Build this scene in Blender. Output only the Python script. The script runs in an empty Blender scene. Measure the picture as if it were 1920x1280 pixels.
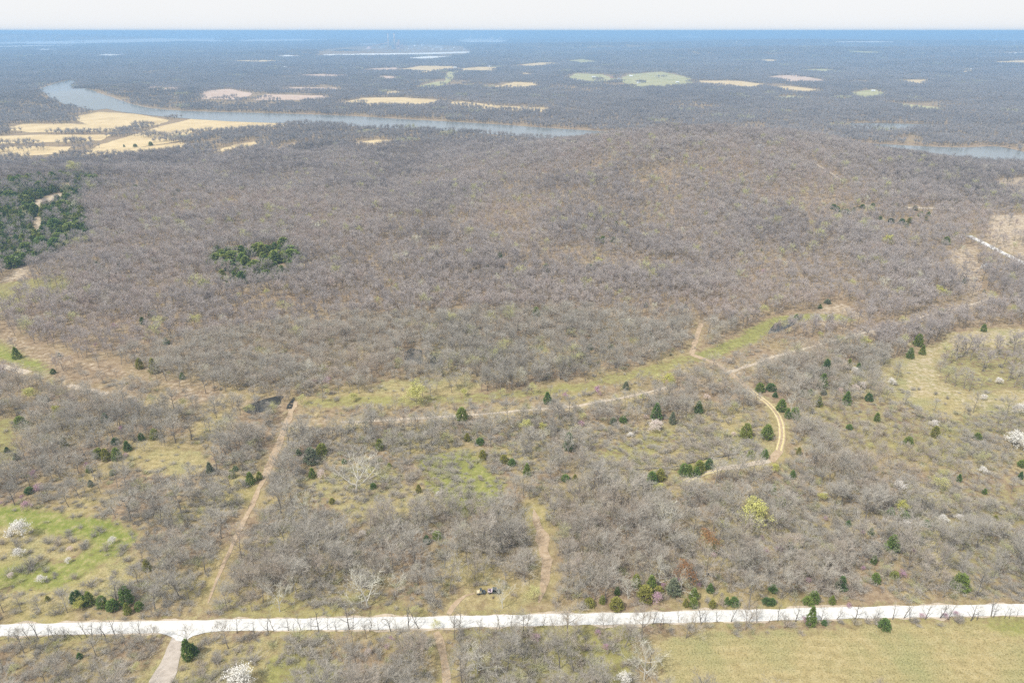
import bpy, math, random
import numpy as np
from mathutils import Vector, Matrix

# ------------------------------------------------------------------ camera, sky, sun, exposure
S = bpy.context.scene
COL = S.collection
R = math.radians
PITCH, FPX, CAMH = R(24.45), 1280.0, 180.0
cam_d = bpy.data.cameras.new('camera'); cam = bpy.data.objects.new('camera', cam_d); COL.objects.link(cam)
cam.location = (0, 0, CAMH); cam.rotation_euler = (R(90) - PITCH, 0, 0)
cam_d.sensor_width = 36; cam_d.lens = 24.0; cam_d.clip_start = 1.0; cam_d.clip_end = 120000
S.camera = cam

SUN_EL, SUN_AZ = R(53), R(-128)        # azimuth measured from +Y towards +X
sdir = Vector((math.sin(SUN_AZ) * math.cos(SUN_EL), math.cos(SUN_AZ) * math.cos(SUN_EL), math.sin(SUN_EL)))
sun_d = bpy.data.lights.new('sun', 'SUN'); sun_d.energy = 3.7; sun_d.angle = R(2.0); sun_d.color = (1.0, 0.95, 0.87)
sun = bpy.data.objects.new('sun', sun_d); COL.objects.link(sun)
sun.rotation_euler = sdir.to_track_quat('Z', 'Y').to_euler()

W = bpy.data.worlds.new('World'); S.world = W; W.use_nodes = True
nt = W.node_tree; nt.nodes.clear()
out = nt.nodes.new('ShaderNodeOutputWorld'); bg = nt.nodes.new('ShaderNodeBackground')
sky = nt.nodes.new('ShaderNodeTexSky'); sky.sky_type = 'NISHITA'; sky.sun_disc = False
sky.sun_elevation = SUN_EL; sky.sun_rotation = SUN_AZ; sky.altitude = 200
bg.inputs['Strength'].default_value = 0.1
veil = nt.nodes.new('ShaderNodeMix'); veil.data_type = 'RGBA'; veil.blend_type = 'MIX'
nz = nt.nodes.new('ShaderNodeTexNoise'); nz.inputs['Scale'].default_value = 2.2; nz.inputs['Detail'].default_value = 5
mr = nt.nodes.new('ShaderNodeMapRange'); mr.inputs[1].default_value = .3; mr.inputs[2].default_value = .7
mr.inputs[3].default_value = .93; mr.inputs[4].default_value = .985
nt.links.new(nz.outputs['Fac'], mr.inputs[0]); nt.links.new(mr.outputs[0], veil.inputs['Factor'])
nt.links.new(sky.outputs[0], veil.inputs['A'])
veil.inputs['B'].default_value = (9.45, 9.5, 9.6, 1)      # thin bright cloud sheet in front of the blue
nt.links.new(veil.outputs['Result'], bg.inputs['Color']); nt.links.new(bg.outputs[0], out.inputs['Surface'])

S.view_settings.view_transform = 'Standard'; S.view_settings.look = 'None'
S.view_settings.exposure = 0.0; S.view_settings.gamma = 1.0; S.view_settings.use_curve_mapping = False
S.render.engine = 'CYCLES'
S.cycles.max_bounces = 5; S.cycles.diffuse_bounces = 3; S.cycles.glossy_bounces = 2; S.cycles.volume_bounces = 1
S.cycles.transmission_bounces = 1; S.cycles.transparent_max_bounces = 4
S.cycles.use_denoising = False

HAZE_D, HAZE_C = 1.5e-4, (.34, .60, .95)
rng = np.random.default_rng(11)
random.seed(5)

# ------------------------------------------------------------------ noise and terrain
def _hash(ix, iy, s):
    h = (ix * 374761393 + iy * 668265263 + s * 974711) & 0xFFFFFFFF
    h = ((h ^ (h >> 13)) * 1274126177) & 0xFFFFFFFF
    return ((h ^ (h >> 16)) & 0xFFFF) / 65535.0

def vnoise(x, y, s=0):
    x = np.asarray(x, float); y = np.asarray(y, float)
    ix = np.floor(x).astype(np.int64); iy = np.floor(y).astype(np.int64)
    fx = x - ix; fy = y - iy
    fx = fx * fx * (3 - 2 * fx); fy = fy * fy * (3 - 2 * fy)
    a = _hash(ix, iy, s); b = _hash(ix + 1, iy, s); c = _hash(ix, iy + 1, s); d = _hash(ix + 1, iy + 1, s)
    return (a * (1 - fx) + b * fx) * (1 - fy) + (c * (1 - fx) + d * fx) * fy

def fbm(x, y, s=0, o=3):
    t = 0.0; a = 0.5; n = 0.0
    for k in range(o):
        t = t + a * vnoise(x * 2 ** k, y * 2 ** k, s + k); n += a; a *= .55
    return t / n

def bump(x, y, cx, cy, rx, ry, h, rot=0.0):
    dx = x - cx; dy = y - cy
    c, s_ = math.cos(rot), math.sin(rot)
    u = (dx * c + dy * s_) / rx; v = (-dx * s_ + dy * c) / ry
    r = u * u + v * v
    return np.where(r < 1, (1 - r) ** 2, 0.0) * h

LOW = -15.0
HILLS = [(285, 1000, 450, 385, 56, 0), (-640, 800, 330, 300, 20, 0), (90, 620, 420, 260, 5, 0), (760, 860, 420, 330, 6, 0),
         (2600, 6600, 2600, 1300, 55, .1), (5600, 7000, 2600, 1500, 62, -.1), (1200, 9500, 2500, 1100, 48, 0),
         (4200, 10800, 3600, 1500, 70, 0), (-1700, 6500, 1200, 600, 35, 0), (8500, 10500, 3500, 1600, 85, 0),
         (-10500, 15000, 5200, 1500, 135, .15), (15500, 19000, 6500, 2000, 160, -.1), (-2500, 30000, 14000, 3500, 110, 0), (3000, 36000, 6000, 3000, 100, 0), (21000, 34000, 7000, 3000, 130, 0),
         (9000, 33000, 12000, 3500, 115, 0), (-16000, 28000, 9000, 3000, 145, 0), (-1300, 2250, 420, 500, 30, .3), (3300, 4800, 1500, 600, 28, .2)]
def Z(x, y):
    x = np.asarray(x, float); y = np.asarray(y, float)
    t = np.clip((y - 620) / 620, 0, 1); t = t * t * (3 - 2 * t)
    z = LOW * t
    for h in HILLS: z = z + bump(x, y, *h)
    env = np.clip((bump(x, y, 60, 800, 800, 460, 1.0)) * 2.2, 0, 1)          # draws and spurs on the wooded hill
    z = z + env * (fbm(x / 130 + .003 * y, y / 190, 17, 2) - .5) * 12
    near = np.clip((1000 - np.hypot(x, y)) / 500, 0, 1)
    z = z + near * ((fbm(x / 60, y / 60, 7) - .5) * 3.0) * np.clip((np.hypot(x, y) - 190) / 120, 0, 1)
    return z
cp, sp = math.cos(PITCH), math.sin(PITCH)
_T = np.concatenate([np.linspace(120, 3000, 1500), np.geomspace(3003, 60000, 800)])
def at(px, py, dz=0.0):
    """ground point seen at photo pixel (px, py)"""
    u = (px - 960) / FPX; v = (640 - py) / FPX
    d = np.array([u, cp + v * sp, -sp + v * cp])
    def f(t): return CAMH + d[2] * t - Z(d[0] * t, d[1] * t) - dz
    g = f(_T); k = np.argmax(g < 0)
    if g[k] >= 0: k = len(_T) - 1
    lo, hi = _T[max(k - 1, 0)], _T[k]
    for _ in range(24):
        m = .5 * (lo + hi)
        if f(m) < 0: hi = m
        else: lo = m
    return float(d[0] * hi), float(d[1] * hi)
def at_low(px, py, dz=0.0):
    """the same on the level valley floor, whatever hill stands in front"""
    u = (px - 960) / FPX; v = (640 - py) / FPX
    t = (CAMH - LOW - dz) / (sp - v * cp)
    return u * t, (cp + v * sp) * t
def pix(x, y, z):
    x = np.asarray(x, float); y = np.asarray(y, float); z = np.asarray(z, float) - CAMH
    f = y * cp - z * sp; u = y * sp + z * cp
    f = np.maximum(f, 1e-3)
    return 960 + FPX * x / f, 640 - FPX * u / f
def mpp(px, py):
    """metres per photo pixel at the ground seen there (across the line of sight)"""
    x, y = at(px, py); z = float(Z(x, y)) - CAMH
    return (y * cp - z * sp) / FPX

def dens(pts, n=6):
    o = []
    for i, p in enumerate(pts):
        q = pts[(i + 1) % len(pts)]
        for k in range(n): o.append((p[0] + (q[0] - p[0]) * k / n, p[1] + (q[1] - p[1]) * k / n))
    return o
def wpoly(pts, n=4, over=0.0):
    """ground polygon; with over > 0 its near side is where the sight line clears plants that tall"""
    D = dens(pts, n)
    if not over: return np.array([at(*p) for p in D])
    A = np.array(D); o = []
    for p in D:
        k = np.abs(A[:, 0] - p[0]) < max(6, .12 * np.ptp(A[:, 0])); mid = .5 * (A[k, 1].min() + A[k, 1].max())
        o.append(at(p[0], p[1], over if p[1] > mid + .01 else 0))
    return np.array(o)
def wline(pts, over=0.0): return np.array([at(*p, over) for p in pts])
def inside(P, x, y):
    x = np.asarray(x, float); y = np.asarray(y, float)
    r = np.zeros(x.shape, bool)
    m = (x > P[:, 0].min()) & (x < P[:, 0].max()) & (y > P[:, 1].min()) & (y < P[:, 1].max())
    if not m.any(): return r
    xs, ys = x[m], y[m]; c = np.zeros(xs.shape, bool)
    j = len(P) - 1
    for i in range(len(P)):
        x0, y0, x1, y1 = P[i, 0], P[i, 1], P[j, 0], P[j, 1]
        k = ((y0 > ys) != (y1 > ys))
        if y0 != y1:
            k &= xs < (x1 - x0) * (ys - y0) / (y1 - y0) + x0
            c ^= k
        j = i
    r[m] = c
    return r
def dline(L, x, y):
    x = np.asarray(x, float); y = np.asarray(y, float)
    d = np.full(x.shape, 1e9)
    pad = 40
    m = (x > L[:, 0].min() - pad) & (x < L[:, 0].max() + pad) & (y > L[:, 1].min() - pad) & (y < L[:, 1].max() + pad)
    if not m.any(): return d
    xs, ys = x[m], y[m]; dm = np.full(xs.shape, 1e9)
    for a, b in zip(L[:-1], L[1:]):
        v = b - a; l2 = max(v @ v, 1e-9)
        t = np.clip(((xs - a[0]) * v[0] + (ys - a[1]) * v[1]) / l2, 0, 1)
        dm = np.minimum(dm, np.hypot(xs - a[0] - t * v[0], ys - a[1] - t * v[1]))
    d[m] = dm
    return d
def smooth(L, n=8):
    L = np.asarray(L, float); o = []
    P = np.vstack([2 * L[0] - L[1], L, 2 * L[-1] - L[-2]])
    for i in range(1, len(P) - 2):
        p0, p1, p2, p3 = P[i - 1], P[i], P[i + 1], P[i + 2]
        for k in range(n):
            t = k / n
            o.append(.5 * (2 * p1 + (p2 - p0) * t + (2 * p0 - 5 * p1 + 4 * p2 - p3) * t * t + (3 * p1 - p0 - 3 * p2 + p3) * t ** 3))
    o.append(L[-1]); return np.array(o)

# ------------------------------------------------------------------ materials
def mat(name, rough=.9, spec=.2):
    m = bpy.data.materials.new(name); m.use_nodes = True
    b = m.node_tree.nodes['Principled BSDF']; b.inputs['Roughness'].default_value = rough
    b.inputs['Specular IOR Level'].default_value = spec
    return m, m.node_tree, b
def nd(t, kind, **kw):
    n = t.nodes.new(kind)
    for k, v in kw.items():
        if k.startswith('i_'): n.inputs[k[2:]].default_value = v
        else: setattr(n, k, v)
    return n
def ramp(t, fac, stops, interp='LINEAR'):
    r = t.nodes.new('ShaderNodeValToRGB'); r.color_ramp.interpolation = interp
    e = r.color_ramp.elements
    while len(e) > 1: e.remove(e[0])
    e[0].position = stops[0][0]; e[0].color = (*stops[0][1], 1)
    for p, c in stops[1:]:
        k = e.new(p); k.color = (*c, 1)
    t.links.new(fac, r.inputs['Fac']); return r.outputs['Color']
def noise(t, scale, detail=4, rough=.55, vec=None):
    n = nd(t, 'ShaderNodeTexNoise'); n.inputs['Scale'].default_value = scale
    n.inputs['Detail'].default_value = detail; n.inputs['Roughness'].default_value = rough
    if vec is None:
        g = t.nodes.get('geo') or nd(t, 'ShaderNodeNewGeometry', name='geo'); vec = g.outputs['Position']
    t.links.new(vec, n.inputs['Vector']); return n.outputs['Fac']
def mix(t, fac, a, b, blend='MIX'):
    m = nd(t, 'ShaderNodeMix', data_type='RGBA', blend_type=blend)
    for s, v in (('Factor', fac), ('A', a), ('B', b)):
        if isinstance(v, (int, float)): m.inputs[s].default_value = v
        elif isinstance(v, tuple): m.inputs[s].default_value = (*v, 1)
        else: t.links.new(v, m.inputs[s])
    return m.outputs['Result']
def mrange(t, v, a, b, c=0., d=1.):
    m = nd(t, 'ShaderNodeMapRange'); t.links.new(v, m.inputs[0])
    for k, q in enumerate((a, b, c, d)): m.inputs[k + 1].default_value = q
    return m.outputs[0]
def bumpn(t, b, h, strength, dist):
    n = nd(t, 'ShaderNodeBump'); n.inputs['Strength'].default_value = strength; n.inputs['Distance'].default_value = dist
    t.links.new(h, n.inputs['Height']); t.links.new(n.outputs[0], b.inputs['Normal'])
def plain(name, c, rough=.8, spec=.2, metal=0.0, var=.12, scale=1.5):
    m, t, b = mat(name, rough, spec); b.inputs['Metallic'].default_value = metal
    n = noise(t, scale, 3)
    t.links.new(ramp(t, n, [(.3, tuple(v * (1 - var) for v in c)), (.7, tuple(min(1, v * (1 + var)) for v in c))]), b.inputs['Base Color'])
    return m

def tint_of(t):
    a = nd(t, 'ShaderNodeAttribute', attribute_type='INSTANCER', attribute_name='tint')
    b = nd(t, 'ShaderNodeAttribute', attribute_type='OBJECT', attribute_name='tint')
    m = nd(t, 'ShaderNodeMath', operation='MAXIMUM'); t.links.new(a.outputs['Fac'], m.inputs[0]); t.links.new(b.outputs['Fac'], m.inputs[1])
    return m.outputs[0]
def tinted(name, stops, extra=.18, rough=.95):
    """bark and twig colours: 'tint' of the tree picks the colour, noise and twig to twig variation on top"""
    m, t, b = mat(name, rough, .1)
    c = ramp(t, tint_of(t), stops)
    g = nd(t, 'ShaderNodeNewGeometry', name='geo')
    v = mrange(t, g.outputs['Random Per Island'], 0, 1, 1 - extra, 1 + extra)
    mm = nd(t, 'ShaderNodeVectorMath', operation='SCALE'); t.links.new(c, mm.inputs[0]); t.links.new(v, mm.inputs['Scale'])
    t.links.new(mm.outputs[0], b.inputs['Base Color'])
    return m
TW = [(0, (0.283, 0.254, 0.237)), (.2, (0.404, 0.360, 0.337)), (.4, (0.478, 0.430, 0.399)), (.55, (0.462, 0.383, 0.341)), (.7, (0.524, 0.482, 0.409)),
      (.82, (0.517, 0.508, 0.285)), (.92, (0.551, 0.543, 0.242)), (1, (0.672, 0.646, 0.576))]
M_TWIGM = tinted('wood_twig_bark', TW)
M_TWIGF = tinted('bottomland_twig_bark', [(0, (.24, .225, .22)), (.3, (.34, .32, .31)), (.6, (.40, .365, .345)), (.8, (.46, .46, .28)), (1, (.56, .55, .50))])
TWN = [(0, (0.265, 0.244, 0.212)), (.2, (0.400, 0.372, 0.324)), (.4, (0.489, 0.457, 0.397)), (.55, (0.457, 0.389, 0.320)), (.7, (0.497, 0.465, 0.360)), (.82, (0.481, 0.473, 0.265)), (.92, (0.512, 0.504, 0.225)), (1, (0.625, 0.601, 0.536))]
M_TWIG = tinted('twig_bark', TWN)
M_BARK = tinted('trunk_bark', [(0, (.11, .097, .088)), (.2, (.20, .18, .16)), (.4, (.26, .235, .205)), (.55, (.30, .25, .21)), (.7, (.40, .36, .31)),
                               (.92, (.22, .20, .16)), (1, (.68, .66, .60))])
def leafy(name, stops, extra=.3, rough=.8):
    m, t, b = mat(name, rough, .15)
    c = ramp(t, tint_of(t), stops)
    g = nd(t, 'ShaderNodeNewGeometry', name='geo')
    v = mrange(t, g.outputs['Random Per Island'], 0, 1, 1 - extra, 1 + extra)
    mm = nd(t, 'ShaderNodeVectorMath', operation='SCALE'); t.links.new(c, mm.inputs[0]); t.links.new(v, mm.inputs['Scale'])
    t.links.new(mm.outputs[0], b.inputs['Base Color']); b.inputs['Subsurface Weight'].default_value = 0
    return m
M_CEDAR = leafy('cedar_needles', [(0, (.11, .18, .065)), (.35, (.18, .26, .065)), (.65, (.28, .30, .07)), (.85, (.33, .26, .08)), (1, (.20, .25, .18))], .35)
M_BUD = leafy('budding_leaves', [(0, (.50, .50, .18)), (.5, (.55, .54, .14)), (1, (.62, .60, .30))], .25)
M_WHITE = leafy('white_blossom', [(0, (.86, .84, .78)), (.6, (.84, .80, .76)), (1, (.74, .58, .52))], .12)
M_PINK = leafy('pink_blossom', [(0, (.52, .27, .42)), (1, (.62, .40, .52))], .2)
M_RUST = leafy('rust_leaves', [(0, (.30, .15, .06)), (1, (.36, .20, .09))], .3)

# ground: leaf litter, grass, dry grass, pale soil by the 'cover' attribute painted from the land-cover polygons
def ground_material():
    m, t, b = mat('ground_soil', 1.0, .05)
    a = nd(t, 'ShaderNodeAttribute', attribute_type='GEOMETRY', attribute_name='cover')
    sepc = nd(t, 'ShaderNodeSeparateColor'); t.links.new(a.outputs['Color'], sepc.inputs[0])
    n1 = noise(t, .035, 5); n2 = noise(t, .35, 6, .65); n3 = noise(t, 2.2, 5, .7)
    litter = ramp(t, n2, [(.28, (.20, .14, .09)), (.45, (.30, .22, .14)), (.6, (.39, .30, .20)), (.75, (.48, .40, .29))])
    olive = ramp(t, n2, [(.3, (.26, .225, .09)), (.5, (.40, .34, .15)), (.7, (.53, .44, .23))])
    base = mix(t, mrange(t, n1, .42, .62), litter, olive)
    base = mix(t, mrange(t, a.outputs['Alpha'], 0, 1, 0, .8), base, litter)      # under the big wood: litter only
    green = ramp(t, n2, [(.25, (.16, .205, .045)), (.48, (.245, .275, .07)), (.62, (.36, .335, .135)), (.78, (.46, .41, .21))])
    n4 = noise(t, .11, 4)
    tan = ramp(t, n2, [(.25, (.31, .25, .12)), (.5, (.43, .355, .18)), (.75, (.53, .45, .26))])
    tan = mix(t, mrange(t, noise(t, .045, 5, .6), .42, .66), tan, ramp(t, n3, [(.3, (.28, .275, .12)), (.7, (.40, .37, .19))]))
    wv = nd(t, 'ShaderNodeTexWave', wave_type='BANDS', bands_direction='Y'); wv.inputs['Scale'].default_value = .09; wv.inputs['Distortion'].default_value = 5; wv.inputs['Detail'].default_value = 4; wv.inputs['Detail Scale'].default_value = .4
    t.links.new(t.nodes['geo'].outputs['Position'], wv.inputs['Vector'])
    tan = mix(t, 1.0, tan, ramp(t, wv.outputs['Fac'], [(.0, (.95, .955, .94)), (1, (1.04, 1.035, 1.02))]), 'MULTIPLY')
    tuft = ramp(t, noise(t, 1.1, 3, .8), [(.36, (.62, .62, .55)), (.48, (1, 1, 1))]); tan = mix(t, .8, tan, tuft, 'MULTIPLY')
    pale = ramp(t, n2, [(.3, (.46, .36, .25)), (.7, (.62, .53, .41))])
    w = lambda k: mrange(t, k, 0, 1)
    def edge(k):       # ragged border between covers
        s = nd(t, 'ShaderNodeMath', operation='ADD'); t.links.new(k, s.inputs[0])
        q = mrange(t, n2, .25, .75, -.3, .3); t.links.new(q, s.inputs[1]); return mrange(t, s.outputs[0], .3, .7)
    c = mix(t, edge(sepc.outputs[1]), base, tan)
    c = mix(t, edge(sepc.outputs[0]), c, green)
    c = mix(t, edge(sepc.outputs[2]), c, pale)
    fine = ramp(t, n3, [(.3, (.68, .68, .68)), (.7, (1.2, 1.2, 1.2))])
    c = mix(t, 1.0, c, fine, 'MULTIPLY')
    t.links.new(c, b.inputs['Base Color'])
    bumpn(t, b, n3, .6, .25)
    return m
M_GROUND = ground_material()
def road_material(name, lo, mid, hi, s=.5):
    m, t, b = mat(name, .95, .1)
    n = noise(t, s, 6, .65); n2 = noise(t, s * 7, 4, .7)
    c = ramp(t, n, [(.28, lo), (.5, mid), (.72, hi)])
    c = mix(t, 1.0, c, ramp(t, n2, [(.3, (.86, .86, .86)), (.7, (1.08, 1.08, 1.08))]), 'MULTIPLY')
    t.links.new(c, b.inputs['Base Color']); bumpn(t, b, n2, .4, .05)
    return m
M_GRAVEL = road_material('white_gravel', (.62, .62, .59), (.73, .725, .70), (.83, .82, .79), .22)
M_DIRT = road_material('dirt_track', (.34, .255, .165), (.46, .35, .235), (.57, .46, .33))
M_TAN_TRAIL = road_material('pale_trail', (.44, .36, .27), (.56, .47, .36), (.66, .58, .47))
M_GREYROAD = road_material('grey_dirt', (.40, .35, .30), (.50, .44, .38), (.60, .54, .48))
M_RUT = road_material('yellow_rut', (.55, .46, .22), (.66, .57, .30), (.74, .66, .42))
M_FIELD = road_material('dry_field', (.52, .40, .22), (.64, .50, .28), (.72, .58, .35), .02)
M_PINKFIELD = road_material('ploughed_field', (.48, .36, .28), (.58, .44, .34), (.66, .53, .42), .02)
M_GREENFIELD = road_material('pasture', (.33, .33, .16), (.42, .40, .21), (.52, .47, .28), .015)
M_WHITEFLAT = road_material('pale_flat', (.62, .62, .60), (.78, .78, .76), (.86, .86, .84), .006)
M_BANK = road_material('river_bank', (.26, .20, .15), (.38, .30, .22), (.50, .41, .31), .1)
def water_material(name, c, rough):
    m, t, b = mat(name, rough, .5); b.inputs['Base Color'].default_value = (*c, 1); b.inputs['IOR'].default_value = 1.33
    bumpn(t, b, noise(t, .15, 4), .12, .5)
    return m
M_RIVER = water_material('river_water', (.20, .215, .205), .2)
M_POND = water_material('pond_water', (.045, .045, .04), .12)

# ------------------------------------------------------------------ mesh helpers
class MB:
    def __init__(s): s.v = []; s.f = []; s.m = []; s.cur = 0
    def face(s, idx): s.f.append(tuple(idx)); s.m.append(s.cur)
    def box(s, c, d, rot=None, taper=1.0, bev=0.0):
        b = len(s.v); hx, hy, hz = d[0] / 2, d[1] / 2, d[2] / 2
        for sz in (-1, 1):
            k = taper if sz > 0 else 1
            for sx, sy in ((-1, -1), (1, -1), (1, 1), (-1, 1)):
                p = Vector((sx * hx * k, sy * hy * k, sz * hz))
                if rot is not None: p = rot @ p
                s.v.append((p.x + c[0], p.y + c[1], p.z + c[2]))
        for q in ((3, 2, 1, 0), (4, 5, 6, 7), (0, 1, 5, 4), (1, 2, 6, 5), (2, 3, 7, 6), (3, 0, 4, 7)): s.face([b + i for i in q])
    def tube(s, pts, rad, n=5, cap=False):
        rings = []
        prev = None
        for i, p in enumerate(pts):
            a = pts[max(i - 1, 0)]; c = pts[min(i + 1, len(pts) - 1)]
            d = (c - a); d.normalize()
            if prev is None:
                ref = Vector((1, 0, 0)) if abs(d.x) < .8 else Vector((0, 1, 0))
            else: ref = prev
            u = ref - d * ref.dot(d); u.normalize(); w = d.cross(u); prev = u
            b = len(s.v); r = rad[i]
            for k in range(n):
                t = 2 * math.pi * k / n
                q = p + u * (math.cos(t) * r) + w * (math.sin(t) * r); s.v.append((q.x, q.y, q.z))
            rings.append(b)
        for a, b in zip(rings[:-1], rings[1:]):
            for k in range(n): s.face((a + k, a + (k + 1) % n, b + (k + 1) % n, b + k))
        if cap:
            s.face([rings[0] + k for k in range(n - 1, -1, -1)]); s.face([rings[-1] + k for k in range(n)])
    def cone(s, p, q, r):
        d = q - p; ref = Vector((0, 0, 1)) if abs(d.z) < .8 * d.length else Vector((1, 0, 0))
        u = d.cross(ref); u.normalize(); w = d.cross(u); w.normalize()
        b = len(s.v)
        for k in range(3):
            t = 2.0944 * k; e = p + u * (math.cos(t) * r) + w * (math.sin(t) * r); s.v.append((e.x, e.y, e.z))
        s.v.append((q.x, q.y, q.z))
        for k in range(3): s.face((b + k, b + (k + 1) % 3, b + 3))
    def leaf(s, p, size, rnd):
        n = Vector((rnd.gauss(0, 1), rnd.gauss(0, 1), rnd.gauss(0, 1) + .5)); n.normalize()
        u = n.orthogonal(); u.normalize(); w = n.cross(u)
        a = rnd.random() * 6.28; u, w = u * math.cos(a) + w * math.sin(a), w * math.cos(a) - u * math.sin(a)
        b = len(s.v)
        for x, y in ((-.5, -.35), (.5, -.2), (.35, .4), (-.3, .45)):
            q = p + u * (x * size * rnd.uniform(.7, 1.3)) + w * (y * size * rnd.uniform(.7, 1.3)); s.v.append((q.x, q.y, q.z))
        s.face((b, b + 1, b + 2, b + 3))
    def sphere(s, c, r, n=8, m=5, sq=(1, 1, 1)):
        b = len(s.v)
        for i in range(m + 1):
            th = math.pi * i / m
            for k in range(n):
                ph = 2 * math.pi * k / n
                s.v.append((c[0] + r * sq[0] * math.sin(th) * math.cos(ph), c[1] + r * sq[1] * math.sin(th) * math.sin(ph), c[2] + r * sq[2] * math.cos(th)))
        for i in range(m):
            for k in range(n): s.face((b + i * n + k, b + (i + 1) * n + k, b + (i + 1) * n + (k + 1) % n, b + i * n + (k + 1) % n))
    def mesh(s, name, mats, smooth=False):
        me = bpy.data.meshes.new(name); me.from_pydata(s.v, [], s.f)
        for m in mats: me.materials.append(m)
        if len(mats) > 1: me.polygons.foreach_set('material_index', s.m)
        if smooth: me.polygons.foreach_set('use_smooth', [True] * len(s.f))
        me.update(); return me
    def build(s, name, mats, parent=None, smooth=False):
        o = bpy.data.objects.new(name, s.mesh(name, mats if isinstance(mats, list) else [mats], smooth)); COL.objects.link(o)
        if parent: o.parent = parent
        return o

def tag(o, label=None, cat=None, group=None, kind=None):
    if label: o['label'] = label
    if cat: o['category'] = cat
    if group: o['group'] = group
    if kind: o['kind'] = kind
    return o
def empty(name, loc, rz=0.0, sc=1.0):
    o = bpy.data.objects.new(name, None); COL.objects.link(o); o.empty_display_size = .5
    o.location = loc; o.rotation_euler = (0, 0, rz)
    o.scale = (sc, sc, sc) if isinstance(sc, (int, float)) else sc
    return o
def child(name, me, parent, tint=None):
    o = bpy.data.objects.new(name, me); COL.objects.link(o); o.parent = parent
    if tint is not None: o['tint'] = float(tint)
    return o
def np_mesh(name, V, F, mats):
    me = bpy.data.meshes.new(name)
    V = np.asarray(V, np.float32); F = np.asarray(F, np.int32); k = F.shape[1]
    me.vertices.add(len(V)); me.vertices.foreach_set('co', V.ravel())
    me.loops.add(F.size); me.loops.foreach_set('vertex_index', F.ravel())
    me.polygons.add(len(F)); me.polygons.foreach_set('loop_start', np.arange(0, F.size, k, dtype=np.int32))
    me.polygons.foreach_set('use_smooth', np.ones(len(F), bool))
    for m in mats: me.materials.append(m)
    me.update(calc_edges=True); return me
def link(name, me, **kw):
    o = bpy.data.objects.new(name, me); COL.objects.link(o); return tag(o, **kw)

def strip(name, L, width, m, off, kind='structure', step=2.5, nx=6, wob=.12):
    L = smooth(L, 6)
    seg = np.r_[0, np.cumsum(np.hypot(*np.diff(L, axis=0).T))]
    n = max(2, int(seg[-1] / step)); s = np.linspace(0, seg[-1], n)
    P = np.c_[np.interp(s, seg, L[:, 0]), np.interp(s, seg, L[:, 1])]
    T = np.gradient(P, axis=0); T /= np.maximum(np.hypot(*T.T)[:, None], 1e-9); N = np.c_[-T[:, 1], T[:, 0]]
    Wd = width if np.ndim(width) == 0 else np.interp(s, seg, np.interp(seg, np.linspace(0, seg[-1], len(width)), width))
    Wd = np.broadcast_to(Wd, (n,))
    V = []
    for k in range(nx):
        t = k / (nx - 1) - .5
        e = 1 + wob * (fbm(s / 6 + 31 * k, s * 0 + 5, 3) - .5) * 2 * (1 if k in (0, nx - 1) else .2)
        q = P + N * (Wd * t * e)[:, None]
        V.append(np.c_[q, Z(q[:, 0], q[:, 1]) + off])
    V = np.stack(V, 1).reshape(-1, 3)
    i = np.arange(n - 1)[:, None] * nx + np.arange(nx - 1)[None]
    F = np.stack([i, i + 1, i + nx + 1, i + nx], -1).reshape(-1, 4)[:, ::-1]
    return link(name, np_mesh(name, V, F, [m]), kind=kind)
def sheet(name, P, m, off, cell=8.0, flat=None, kind='structure', jag=0.0):
    """fills a ground polygon with a draped sheet (fan of cut grid cells, border kept ragged)"""
    import bmesh
    P = np.asarray(P)
    if jag:
        Q = P + (rng.random(P.shape) - .5) * jag
        P = Q
    bm = bmesh.new()
    vs = [bm.verts.new((x, y, 0)) for x, y in P]
    try: bm.faces.new(vs)
    except ValueError: pass
    if cell:
        for ax in (0, 1):
            lo, hi = P[:, ax].min(), P[:, ax].max()
            n = int(min(120, (hi - lo) / cell))
            for k in range(1, n):
                co = [0, 0, 0]; co[ax] = lo + (hi - lo) * k / n; no = [0, 0, 0]; no[ax] = 1
                bmesh.ops.bisect_plane(bm, geom=bm.verts[:] + bm.edges[:] + bm.faces[:], plane_co=co, plane_no=no)
    X = np.array([v.co.x for v in bm.verts]); Y = np.array([v.co.y for v in bm.verts])
    ZZ = Z(X, Y) + off if flat is None else np.full(X.shape, flat)
    for v, z in zip(bm.verts, ZZ): v.co.z = z
    bmesh.ops.triangulate(bm, faces=bm.faces[:])
    for f in bm.faces:
        if f.normal.z < 0: f.normal_flip()
    me = bpy.data.meshes.new(name); bm.to_mesh(me); bm.free(); me.materials.append(m)
    return link(name, me, kind=kind)

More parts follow.
